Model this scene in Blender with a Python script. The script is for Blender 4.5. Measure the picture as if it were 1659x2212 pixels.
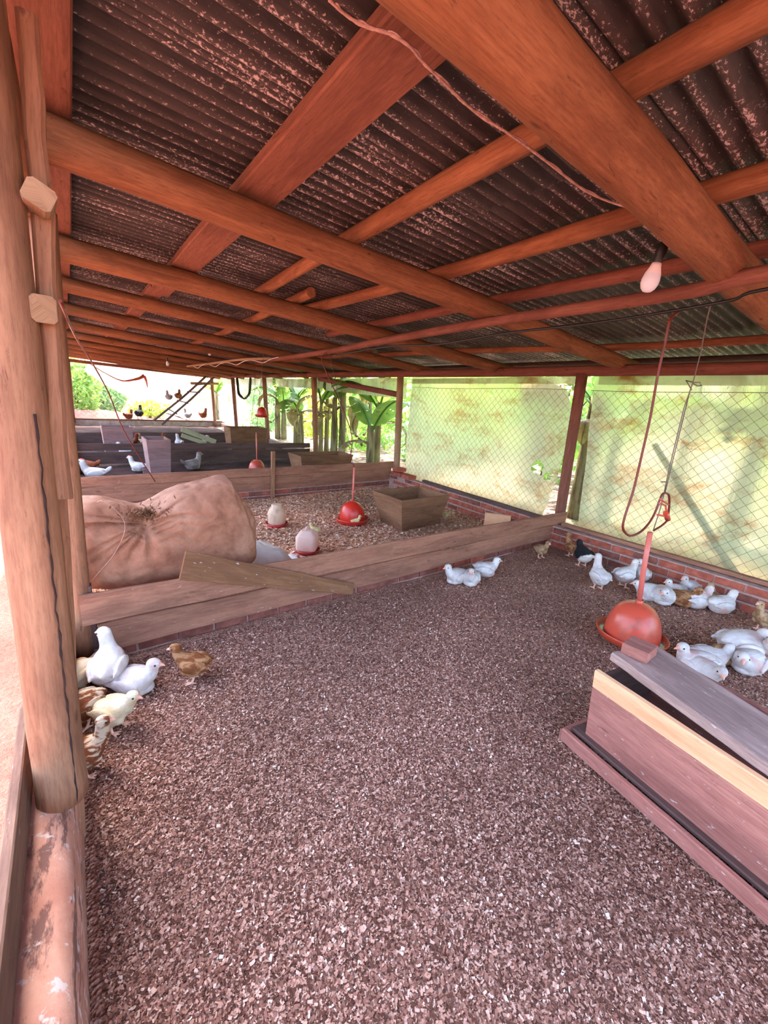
import bpy, bmesh, math, random
import numpy as np
from mathutils import Vector, Matrix, noise as mnoise

for o in list(bpy.data.objects):
    bpy.data.objects.remove(o)
scene = bpy.context.scene
COL = scene.collection
random.seed(7)
rng = np.random.default_rng(7)

# ------------------------------------------------------------------ camera
IMG_W, IMG_H = 1659.0, 2212.0
FPX, CX, CY, CAMH = 900.0, 829.5, 1106.0, 1.5
_L = Vector((150 - CX, -(823 - CY), -FPX)).normalized()
_p2 = Vector((1150 - CX, -(823 + 57.7 - CY), -FPX))
_U = _p2.cross(_L).normalized()
if _U.y < 0:
    _U = -_U
_W = _L.cross(_U)
ROT = Matrix((_W, _L, _U))          # camera space -> world space
cam_d = bpy.data.cameras.new('camera')
cam_d.sensor_fit = 'AUTO'
cam_d.sensor_width = 36.0
cam_d.lens = FPX / IMG_H * 36.0
cam_d.clip_start = 0.02
cam_d.clip_end = 300
cam = bpy.data.objects.new('camera', cam_d)
COL.objects.link(cam)
cam.matrix_world = Matrix.Translation((0, 0, CAMH)) @ ROT.to_4x4()
scene.camera = cam

# ------------------------------------------------------------------ world, sun, exposure
SUN_DIR = Vector((0.10, 0.62, 1.0)).normalized()       # towards the sun
world = bpy.data.worlds.new('world')
scene.world = world
world.use_nodes = True
wn = world.node_tree
wn.nodes.clear()
w_out = wn.nodes.new('ShaderNodeOutputWorld')
w_bg = wn.nodes.new('ShaderNodeBackground')
w_sky = wn.nodes.new('ShaderNodeTexSky')
w_sky.sky_type = 'NISHITA'
w_sky.sun_disc = False
w_sky.sun_elevation = math.asin(SUN_DIR.z)
w_sky.sun_rotation = math.atan2(SUN_DIR.x, SUN_DIR.y)
w_sky.air_density = 1.0
w_sky.dust_density = 4.0
w_sky.ozone_density = 0.6
w_bg.inputs['Strength'].default_value = 0.5
wn.links.new(w_sky.outputs[0], w_bg.inputs[0])
wn.links.new(w_bg.outputs[0], w_out.inputs[0])
sun_d = bpy.data.lights.new('sun', 'SUN')
sun_d.energy = 4.2
sun_d.angle = math.radians(0.6)
sun_d.color = (1.0, 0.93, 0.84)
sun = bpy.data.objects.new('sun', sun_d)
COL.objects.link(sun)
sun.rotation_euler = SUN_DIR.to_track_quat('Z', 'Y').to_euler()
sun.location = (6, 10, 20)
scene.view_settings.view_transform = 'Standard'
scene.view_settings.look = 'None'
scene.view_settings.gamma = 1.0
scene.view_settings.use_curve_mapping = False
scene.view_settings.exposure = 1.95
scene.cycles.use_denoising = True
scene.cycles.use_adaptive_sampling = True
scene.cycles.adaptive_threshold = 0.07
scene.cycles.max_bounces = 8
scene.cycles.diffuse_bounces = 4
scene.cycles.glossy_bounces = 2
scene.cycles.transmission_bounces = 4
scene.cycles.transparent_max_bounces = 8
scene.cycles.sample_clamp_indirect = 6.0
scene.cycles.caustics_reflective = False
scene.cycles.caustics_refractive = False

# ------------------------------------------------------------------ measuring helpers (pixel of the photo -> place)
def ray(x, y):
    return ROT @ Vector((x - CX, -(y - CY), -FPX))
ORG = Vector((0, 0, CAMH))
def onz(x, y, z=0.0):
    d = ray(x, y); return ORG + d * ((z - CAMH) / d.z)
def onx(x, y, X):
    d = ray(x, y); return ORG + d * (X / d.x)
def ony(x, y, Y):
    d = ray(x, y); return ORG + d * (Y / d.y)
def RZ(x):                           # height of the rafter axes: the roof falls to the right
    return 2.35 - 0.08 * x
def onroof(x, y, off=0.0):
    d = ray(x, y); return ORG + d * ((2.35 + off - CAMH) / (d.z + 0.08 * d.x))

# ------------------------------------------------------------------ materials
def S(r, g, b):
    def f(c):
        c /= 255.0
        return c / 12.92 if c <= 0.04045 else ((c + 0.055) / 1.055) ** 2.4
    return (f(r), f(g), f(b), 1.0)
class NT:
    def __init__(s, name):
        s.m = bpy.data.materials.new(name); s.m.use_nodes = True
        s.t = s.m.node_tree; s.t.nodes.clear()
        s.out = s.t.nodes.new('ShaderNodeOutputMaterial')
    def n(s, typ, ins=None, **kw):
        nd = s.t.nodes.new('ShaderNode' + typ)
        for k, v in kw.items(): setattr(nd, k, v)
        for k, v in (ins or {}).items(): s.set(nd.inputs[k], v)
        return nd
    def set(s, sock, v):
        if hasattr(v, 'is_output') or isinstance(v, bpy.types.NodeSocket): s.t.links.new(v, sock)
        else: sock.default_value = v
    def mix(s, fac, a, b, mode='MIX'):
        nd = s.t.nodes.new('ShaderNodeMix'); nd.data_type = 'RGBA'; nd.blend_type = mode
        s.set(nd.inputs[0], fac); s.set(nd.inputs[6], a); s.set(nd.inputs[7], b)
        return nd.outputs[2]
    def ramp(s, fac, stops, interp='LINEAR'):
        nd = s.t.nodes.new('ShaderNodeValToRGB'); cr = nd.color_ramp; cr.interpolation = interp
        while len(cr.elements) > 1: cr.elements.remove(cr.elements[0])
        cr.elements[0].position = stops[0][0]; cr.elements[0].color = stops[0][1]
        for p, c in stops[1:]:
            e = cr.elements.new(p); e.color = c
        s.set(nd.inputs[0], fac); return nd.outputs[0]
    def math(s, op, a, b=0.0):
        nd = s.t.nodes.new('ShaderNodeMath'); nd.operation = op
        s.set(nd.inputs[0], a); s.set(nd.inputs[1], b); return nd.outputs[0]
    def noise(s, vec, scale, detail=4.0, rough=0.55, dist=0.0):
        nd = s.n('TexNoise', {'Scale': scale, 'Detail': detail, 'Roughness': rough, 'Distortion': dist})
        if vec is not None: s.t.links.new(vec, nd.inputs['Vector'])
        return nd.outputs[0]
    def coord(s, which='Object', scale=(1, 1, 1), rnd=False):
        tc = s.n('TexCoord').outputs[which]
        mp = s.n('Mapping', {'Scale': scale}); s.t.links.new(tc, mp.inputs[0])
        if rnd:
            oi = s.n('ObjectInfo'); cb = s.n('CombineXYZ')
            k = s.math('MULTIPLY', oi.outputs['Random'], 37.0)
            for i in range(3): s.t.links.new(k, cb.inputs[i])
            s.t.links.new(cb.outputs[0], mp.inputs[1])
        return mp.outputs[0]
    def bump(s, h, strength=0.4, dist=0.01):
        b = s.n('Bump', {'Strength': strength, 'Distance': dist}); s.t.links.new(h, b.inputs['Height'])
        return b.outputs[0]
    def pbr(s, color, rough=0.8, normal=None, spec=0.3, **kw):
        b = s.n('BsdfPrincipled'); s.set(b.inputs['Base Color'], color); s.set(b.inputs['Roughness'], rough)
        b.inputs['Specular IOR Level'].default_value = spec
        if normal is not None: s.t.links.new(normal, b.inputs['Normal'])
        for k, v in kw.items(): s.set(b.inputs[k], v)
        return b.outputs[0]
    def done(s, shader):
        s.t.links.new(shader, s.out.inputs[0]); return s.m
BLACK, WHITE = (0, 0, 0, 1), (1, 1, 1, 1)

def wood(name, c_lo, c_hi, c_dark, stain=0.35, rough=0.85, grain=(2.5, 60, 60), specks=None, bump=0.35, k=0.62):
    n = NT(name)
    dk = lambda c, k: (c[0] * k, c[1] * k, c[2] * k, 1)
    c_lo, c_hi, c_dark = dk(c_lo, k), dk(c_hi, k), dk(c_dark, k * 0.9)
    uv = n.coord('UV', grain, rnd=True)
    g1 = n.noise(uv, 1.0, 5, 0.6, 0.4)
    base = n.ramp(g1, [(0.28, c_lo), (0.72, c_hi)])
    big = n.noise(n.coord('UV', (1.6, 7, 7), rnd=True), 1.0, 5, 0.65, 0.6)
    st = n.ramp(big, [(0.42, (1, 1, 1, 1)), (0.62, (0, 0, 0, 1))])
    inv = n.math('SUBTRACT', 1.0, st)
    base = n.mix(n.math('MULTIPLY', inv, stain), base, c_dark)
    kn = n.n('TexVoronoi', {'Scale': 1.0}); n.t.links.new(n.coord('UV', (3.0, 9, 9), rnd=True), kn.inputs['Vector'])
    kd = n.ramp(kn.outputs['Distance'], [(0.03, (1, 1, 1, 1)), (0.09, (0, 0, 0, 1))])
    base = n.mix(n.math('MULTIPLY', kd, 0.75), base, c_dark)
    fk = n.noise(n.coord('UV', (9, 34, 34), rnd=True), 1.0, 6, 0.75, 0.8)
    base = n.mix(n.ramp(fk, [(0.60, BLACK), (0.70, (0.7, 0.7, 0.7, 1))]), base, c_dark)
    fk2 = n.noise(n.coord('UV', (16, 150, 150), rnd=True), 1.0, 4, 0.7)
    base = n.mix(n.ramp(fk2, [(0.35, (0.3, 0.3, 0.3, 1)), (0.55, BLACK)]), base, c_dark)
    if specks:
        sp = n.noise(n.coord('UV', (26, 60, 60), rnd=True), 1.0, 3, 0.6)
        base = n.mix(n.ramp(sp, [(0.68, BLACK), (0.74, (specks,) * 3 + (1,))]), base, S(215, 200, 195))
    b = n.bump(n.math('ADD', g1, big), bump, 0.006)
    return n.done(n.pbr(base, rough, b, 0.2))

M = {}
M['rafter'] = wood('rafter_wood', S(172, 110, 74), S(200, 140, 100), S(100, 54, 38), 0.45)
M['rafter_pale'] = wood('rafter_pale_wood', S(190, 142, 90), S(206, 164, 112), S(120, 78, 50), 0.5)
M['plank_roof'] = wood('roof_plank_wood', S(160, 102, 80), S(184, 124, 100), S(104, 58, 46), 0.4)
M['post'] = wood('post_wood', S(190, 132, 100), S(216, 162, 126), S(112, 72, 56), 0.45, grain=(1.6, 45, 45))
M['post_pale'] = wood('post_pale_wood', S(200, 156, 118), S(222, 184, 146), S(130, 88, 66), 0.4)
M['post_red'] = wood('post_red_wood', S(158, 98, 80), S(182, 122, 102), S(96, 56, 48), 0.4)
M['board'] = wood('board_wood', S(182, 122, 98), S(208, 150, 122), S(112, 72, 60), 0.45, specks=0.5, k=0.72)
M['board_grey'] = wood('board_grey_wood', S(150, 112, 96), S(176, 136, 116), S(100, 70, 62), 0.5, specks=0.6)
M['board_dark'] = wood('board_dark_wood', S(122, 90, 84), S(146, 112, 104), S(84, 60, 56), 0.5)
M['plank_loose'] = wood('loose_plank_wood', S(172, 118, 82), S(196, 142, 104), S(112, 74, 54), 0.45, specks=0.8)
M['feeder'] = wood('feeder_wood', S(178, 112, 100), S(204, 140, 126), S(112, 68, 62), 0.45, specks=0.7, k=0.85)
M['feeder_new'] = wood('fresh_pine_wood', S(252, 180, 136), S(255, 214, 170), S(220, 140, 100), 0.35, grain=(1.2, 26, 26), bump=0.1, k=0.95)
M['feeder_lid'] = wood('lid_wood', S(178, 144, 136), S(202, 170, 160), S(116, 88, 84), 0.5, specks=0.7, k=0.95)
M['box_wood'] = wood('box_wood', S(166, 116, 86), S(188, 138, 104), S(116, 78, 58), 0.5)
M['box_mauve'] = wood('box_mauve_wood', S(186, 142, 140), S(206, 164, 160), S(130, 96, 96), 0.4)
M['green_board'] = wood('green_board_wood', S(206, 202, 160), S(228, 224, 186), S(160, 150, 112), 0.3)
M['crack'] = wood('crack_dark', S(60, 44, 42), S(80, 60, 56), S(40, 30, 30), 0.3)
M['twig'] = wood('twig_wood', S(128, 100, 96), S(160, 130, 122), S(90, 66, 64), 0.3)
M['trunk'] = wood('trunk_bark', S(120, 96, 80), S(160, 132, 108), S(70, 54, 46), 0.5)

def simple(name, c1, c2, scale=12, rough=0.8, spec=0.3, bump=0.2, dist=0.004, coord='Object', detail=5, rnd=True, lo=0.35, hi=0.65):
    n = NT(name)
    f = n.noise(n.coord(coord, rnd=rnd), scale, detail, 0.6)
    b = n.bump(f, bump, dist) if bump else None
    return n.done(n.pbr(n.ramp(f, [(lo, c1), (hi, c2)]), rough, b, spec))
M['brick'] = simple('brick', S(150, 76, 60), S(186, 104, 84), 14, 0.9, 0.2, 0.5, 0.006)
M['brick_dark'] = simple('brick_dark', S(112, 66, 58), S(150, 92, 80), 14, 0.9, 0.2, 0.5, 0.006)
M['mortar'] = simple('mortar', S(160, 128, 120), S(190, 158, 148), 20, 0.95, 0.1, 0.6, 0.01)
M['plaster'] = simple('plaster', S(158, 130, 116), S(190, 164, 148), 7, 0.95, 0.1, 0.4, 0.01)
M['cap_mortar'] = None
n = NT('parapet_cap')
f = n.noise(n.coord('Object'), 6, 6, 0.65)
base = n.ramp(f, [(0.35, S(192, 134, 114)), (0.65, S(220, 168, 146))])
d2 = n.noise(n.coord('Object', (9, 3, 9)), 2.2, 5, 0.7)
base = n.mix(n.ramp(d2, [(0.52, BLACK), (0.60, (0.75, 0.75, 0.75, 1))]), base, S(96, 68, 66))
d3 = n.noise(n.coord('Object', (1, 1, 1)), 26, 4, 0.6)
base = n.mix(n.ramp(d3, [(0.58, BLACK), (0.64, (0.85, 0.85, 0.85, 1))]), base, S(222, 206, 202))
M['cap_mortar'] = n.done(n.pbr(base, 0.95, n.bump(f, 0.7, 0.015), 0.15))

# corrugated sheet: dark soot-brown with pale dust and cobweb flecks along the ridges; ridge tone also paints in valley shade
n = NT('roof_sheet')
oc = n.coord('Object', rnd=False)
big = n.noise(n.coord('Object', (0.8, 1.2, 1), rnd=True), 1.6, 4, 0.6)
base = n.ramp(n.noise(n.coord('Object', (3, 14, 1), rnd=True), 2.2, 5, 0.65), [(0.3, S(38, 33, 32)), (0.7, S(66, 57, 54))])
fl = n.noise(n.coord('Object', (34, 62, 1), rnd=True), 2.0, 4, 0.7)
den = n.ramp(big, [(0.36, (0.0, 0.0, 0.0, 1)), (0.66, (0.15, 0.15, 0.15, 1))])
flm = n.ramp(n.math('ADD', fl, den), [(0.66, BLACK), (0.74, (0.85, 0.85, 0.85, 1))])
geo = n.n('NewGeometry')
sx = n.n('SeparateXYZ'); n.t.links.new(oc, sx.inputs[0])
wv = n.math('SINE', n.math('MULTIPLY', sx.outputs[1], 2 * math.pi / 0.076))
wm = n.ramp(n.math('MULTIPLY_ADD', wv, 0.5), [(0.0, (1, 1, 1, 1)), (0.5, (0, 0, 0, 1))])
base = n.mix(n.math('MULTIPLY', wm, n.math('MULTIPLY', big, 0.55)), base, S(118, 102, 98))  # dusty ridges tinted paler than the valleys, colour standing in for shade
acc = n.math('ADD', n.math('ADD', fl, den), n.math('MULTIPLY', wm, 0.11))
flm = n.ramp(acc, [(0.72, BLACK), (0.80, (0.9, 0.9, 0.9, 1))])
base = n.mix(flm, base, S(214, 194, 190))
M['sheet'] = n.done(n.pbr(base, 0.62, n.bump(fl, 0.3, 0.004), 0.35))

# litter bed
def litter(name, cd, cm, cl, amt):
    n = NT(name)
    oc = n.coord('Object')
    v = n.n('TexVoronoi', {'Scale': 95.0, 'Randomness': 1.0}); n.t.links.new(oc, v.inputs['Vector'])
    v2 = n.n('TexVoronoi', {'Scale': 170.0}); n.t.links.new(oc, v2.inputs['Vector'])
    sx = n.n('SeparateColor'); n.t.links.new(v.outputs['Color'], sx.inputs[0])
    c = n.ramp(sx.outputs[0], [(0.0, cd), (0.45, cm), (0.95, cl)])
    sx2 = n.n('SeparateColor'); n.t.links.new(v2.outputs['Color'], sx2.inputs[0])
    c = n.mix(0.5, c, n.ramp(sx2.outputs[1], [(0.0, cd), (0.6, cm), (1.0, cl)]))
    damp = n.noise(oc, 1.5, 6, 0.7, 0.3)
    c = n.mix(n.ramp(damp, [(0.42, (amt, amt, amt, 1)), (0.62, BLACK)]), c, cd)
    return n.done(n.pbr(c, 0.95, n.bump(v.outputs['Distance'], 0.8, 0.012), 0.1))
M['litter'] = litter('litter_bed', S(122, 80, 66), S(190, 138, 116), S(240, 196, 172), 0.35)
M['litter_fresh'] = litter('litter_fresh', S(206, 146, 114), S(250, 200, 168), S(255, 236, 210), 0.08)
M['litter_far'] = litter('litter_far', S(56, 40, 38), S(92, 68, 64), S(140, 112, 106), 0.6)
n = NT('wood_shavings')
at = n.n('VertexColor', layer_name='tint')
M['shavings'] = n.done(n.pbr(at.outputs[0], 0.9, None, 0.15))

# red earth outside
n = NT('red_earth')
oc = n.coord('Object')
f = n.noise(oc, 1.1, 8, 0.7)
c = n.ramp(f, [(0.3, S(156, 98, 82)), (0.55, S(184, 128, 110)), (0.75, S(206, 158, 140))])
g = n.noise(oc, 40, 4, 0.7)
c = n.mix(n.ramp(g, [(0.45, BLACK), (0.7, (0.5, 0.5, 0.5, 1))]), c, S(140, 78, 62))
M['earth'] = n.done(n.pbr(c, 0.95, n.bump(g, 0.8, 0.03), 0.1))
n = NT('leaf_litter_ground')
oc = n.coord('Object')
v = n.n('TexVoronoi', {'Scale': 9.0}); n.t.links.new(oc, v.inputs['Vector'])
sx = n.n('SeparateColor'); n.t.links.new(v.outputs['Color'], sx.inputs[0])
c = n.ramp(sx.outputs[0], [(0.0, S(92, 70, 64)), (0.4, S(150, 124, 112)), (0.75, S(186, 168, 160)), (1.0, S(120, 130, 84))])
M['leaf_ground'] = n.done(n.pbr(c, 0.95, n.bump(v.outputs['Distance'], 0.8, 0.05), 0.1))

def leafmat(name, c1, c2, trans=0.5, scale=6):
    n = NT(name)
    f = n.noise(n.coord('Object', rnd=True), scale, 3, 0.6)
    c = n.ramp(f, [(0.35, c1), (0.65, c2)])
    p = n.pbr(c, 0.45, None, 0.4)
    t = n.n('BsdfTranslucent', {'Color': n.mix(0.4, c, S(190, 214, 90))}).outputs[0]
    mx = n.n('MixShader', {0: trans}); n.t.links.new(p, mx.inputs[1]); n.t.links.new(t, mx.inputs[2])
    return n.done(mx.outputs[0])
M['banana_leaf'] = leafmat('banana_leaf', S(72, 122, 58), S(116, 164, 78), 0.45, 3)
M['banana_dry'] = leafmat('banana_dry_leaf', S(120, 96, 74), S(170, 140, 112), 0.35, 5)
M['bush_a'] = leafmat('bush_leaf', S(92, 150, 74), S(150, 196, 104), 0.5)
M['bush_b'] = leafmat('bush_leaf_blue', S(96, 146, 112), S(150, 190, 150), 0.45)
M['bush_y'] = leafmat('bush_leaf_yellow', S(140, 176, 62), S(206, 214, 96), 0.55)
M['banana_stem'] = wood('banana_stem', S(168, 160, 110), S(206, 196, 150), S(110, 84, 64), 0.8, grain=(2, 30, 30))

# translucent plastic sheeting, stained by mud
def tarpmat(name, c, stain, rf=0.35, st_lo=0.52):
    n = NT(name)
    oc = n.coord('Object')
    s1 = n.noise(n.coord('Object', (1, 0.9, 2.2)), 2.1, 7, 0.68, 0.5)
    s2 = n.noise(oc, 22, 5, 0.7)
    sm = n.ramp(n.math('ADD', n.math('MULTIPLY', s1, 0.78), n.math('MULTIPLY', s2, 0.22)), [(st_lo, BLACK), (st_lo + 0.16, (0.85, 0.85, 0.85, 1))])
    zz = n.n('SeparateXYZ'); n.t.links.new(oc, zz.inputs[0])
    low = n.math('ADD', zz.outputs[2], n.math('MULTIPLY', s1, 0.55))
    col = n.mix(sm, c, stain)
    col = n.mix(n.ramp(low, [(0.36, (0.6, 0.6, 0.6, 1)), (0.62, BLACK)]), col, stain)
    wr = n.noise(n.coord('Object', (1, 3, 1)), 5, 6, 0.65, 1.2)
    nb = n.bump(wr, 0.45, 0.03)
    d = n.n('BsdfDiffuse', {'Color': col, 'Normal': nb}).outputs[0]
    t = n.n('BsdfTranslucent', {'Color': col, 'Normal': nb}).outputs[0]
    r = n.n('BsdfRefraction', {'Color': col, 'Roughness': 0.42, 'IOR': 1.12, 'Normal': nb}).outputs[0]
    a = n.n('MixShader', {0: 0.62}); n.t.links.new(d, a.inputs[1]); n.t.links.new(t, a.inputs[2])
    b = n.n('MixShader', {0: rf}); n.t.links.new(a.outputs[0], b.inputs[1]); n.t.links.new(r, b.inputs[2])
    return n.done(b.outputs[0])
M['tarp'] = tarpmat('plastic_sheeting', S(216, 222, 196), S(180, 122, 66), 0.42, 0.51)
M['tarp_white'] = tarpmat('white_sheeting', S(240, 238, 232), S(200, 160, 130), 0.2, 0.6)

def plastic(name, c, rough=0.35, dirt=None, amt=0.6, spec=0.5, trans=0.0):
    n = NT(name)
    f = n.noise(n.coord('Object'), 9, 6, 0.7)
    col = n.mix(n.ramp(f, [(0.5, BLACK), (0.68, (amt,) * 3 + (1,))]), c, dirt) if dirt else c
    sh = n.pbr(col, rough, n.bump(f, 0.1, 0.003), spec)
    if trans:
        t = n.n('BsdfTranslucent', {'Color': col}).outputs[0]
        mx = n.n('MixShader', {0: trans}); n.t.links.new(sh, mx.inputs[1]); n.t.links.new(t, mx.inputs[2]); sh = mx.outputs[0]
    return n.done(sh)
M['red_bell'] = plastic('red_bell', S(206, 82, 62), 0.3, S(150, 78, 60), 0.7)
M['red_bright'] = plastic('red_bright', S(206, 44, 30), 0.32, S(150, 60, 44), 0.6)
M['red_tray'] = plastic('red_tray', S(198, 72, 48), 0.45, S(140, 70, 52), 0.7)
M['red_pipe'] = plastic('red_pipe', S(214, 110, 98), 0.4, S(170, 100, 88), 0.6)
M['red_jar'] = plastic('red_jar', S(176, 28, 34), 0.4, S(120, 40, 40), 0.4)
M['hose'] = plastic('hose_red', S(112, 42, 32), 0.45, S(84, 44, 36), 0.6)
M['algae'] = plastic('tray_water', S(150, 160, 140), 0.15, S(90, 96, 78), 0.8, 0.6)
M['jug'] = plastic('jug_white', S(244, 212, 198), 0.45, S(214, 170, 150), 0.35, 0.4, 0.35)
M['jar_old'] = plastic('jar_old', S(232, 200, 172), 0.5, S(176, 136, 112), 0.7, 0.4, 0.3)
M['black'] = plastic('black_plastic', S(28, 24, 24), 0.4)
M['cable_white'] = plastic('cable_white', S(226, 214, 208), 0.5)
M['bulb'] = plastic('bulb_opal', S(240, 238, 246), 0.25, None, 0, 0.5, 0.3)
M['bulb_base'] = plastic('bulb_base', S(246, 232, 234), 0.4)
M['metal'] = plastic('cord_metal', S(110, 96, 92), 0.5)
M['wire'] = plastic('fence_wire', S(118, 112, 92), 0.55, S(140, 90, 60), 0.6)
M['wire_dark'] = plastic('fence_wire_far', S(104, 98, 88), 0.55)
M['twine'] = simple('twine', S(170, 130, 118), S(204, 168, 156), 60, 0.95, 0.1, 0.5, 0.004)
M['cloth'] = simple('dusty_cloth', S(232, 218, 212), S(248, 238, 232), 10, 0.9, 0.15, 0.3, 0.01)
M['red_cloth'] = simple('red_cloth', S(206, 104, 84), S(226, 130, 106), 20, 0.9, 0.1, 0.2, 0.01)
M['stone'] = simple('stone', S(126, 104, 100), S(156, 134, 128), 8, 0.95, 0.1, 0.7, 0.02)
n = NT('sack_weave')
oc = n.coord('Object')
f = n.noise(n.coord('Object', (1, 1, 1)), 5, 8, 0.72, 0.3)
c = n.ramp(f, [(0.3, S(132, 84, 62)), (0.5, S(168, 116, 92)), (0.7, S(194, 146, 122))])
w1 = n.n('TexWave', {'Scale': 70.0, 'Distortion': 0.6}); n.t.links.new(oc, w1.inputs[0])
w2 = n.n('TexWave', {'Scale': 70.0, 'Distortion': 0.6}, bands_direction='Z'); n.t.links.new(oc, w2.inputs[0])
hb = n.math('ADD', w1.outputs[1], w2.outputs[1])
p = n.pbr(c, 0.75, n.bump(n.math('ADD', n.math('MULTIPLY', hb, 0.3), f), 0.3, 0.006), 0.3)
M['sack'] = n.done(p)

def feather(name, c1, c2, scale=16, streak=(1, 1, 1), lo=0.42, hi=0.58, c3=None):
    n = NT(name)
    f = n.noise(n.coord('Object', streak, rnd=True), scale, 4, 0.6, 0.4)
    c = n.ramp(f, [(lo, c1), (hi, c2)])
    if c3:
        g = n.noise(n.coord('Object', rnd=True), 9, 2, 0.5)
        c = n.mix(n.ramp(g, [(0.56, BLACK), (0.68, (0.8, 0.8, 0.8, 1))]), c, c3)
    fb = n.noise(n.coord('Object', (1, 2, 2), rnd=True), 70, 4, 0.6)
    return n.done(n.pbr(c, 0.9, n.bump(fb, 0.5, 0.006), 0.1))
M['f_white'] = feather('feather_white', S(208, 196, 190), S(226, 218, 214), 14, c3=S(206, 160, 150))
M['f_cream'] = feather('feather_cream', S(206, 182, 142), S(220, 204, 174), 12, c3=S(214, 200, 196))
M['f_brown'] = feather('feather_brown', S(124, 74, 44), S(180, 132, 94), 18, (1, 2, 2))
M['f_stripe'] = feather('feather_striped', S(122, 70, 44), S(200, 180, 156), 15, (0.8, 2.2, 2.2), 0.46, 0.54)
M['f_buff'] = feather('feather_buff', S(146, 108, 76), S(188, 156, 122), 18)
M['f_black'] = feather('feather_black', S(34, 32, 36), S(62, 58, 62), 14)
n = NT('feather_pied')
sx = n.n('SeparateXYZ'); n.t.links.new(n.coord('Object'), sx.inputs[0])
k = n.math('ADD', n.math('MULTIPLY', sx.outputs[0], 0.9), sx.outputs[2])
k = n.math('ADD', k, n.math('MULTIPLY', n.noise(n.coord('Object'), 30, 3), 0.03))
M['f_pied'] = n.done(n.pbr(n.ramp(k, [(0.068, S(236, 224, 214)), (0.078, S(40, 38, 42))]), 0.85, None, 0.15))
M['f_rust'] = feather('feather_rust', S(112, 58, 40), S(150, 84, 58), 14)
M['f_grey'] = feather('feather_grey', S(150, 138, 136), S(190, 178, 176), 14)
M['f_yellow'] = feather('feather_yellow', S(206, 182, 122), S(224, 206, 160), 14)
M['skin'] = simple('bird_skin', S(232, 176, 150), S(242, 196, 172), 30, 0.7, 0.3, 0.2, 0.002)
M['beak'] = simple('bird_beak', S(226, 160, 140), S(238, 182, 160), 30, 0.5, 0.4, 0)
M['eye'] = plastic('bird_eye', S(20, 14, 12), 0.15)
M['comb'] = simple('bird_comb', S(190, 60, 50), S(206, 84, 70), 30, 0.6, 0.3, 0)

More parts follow.
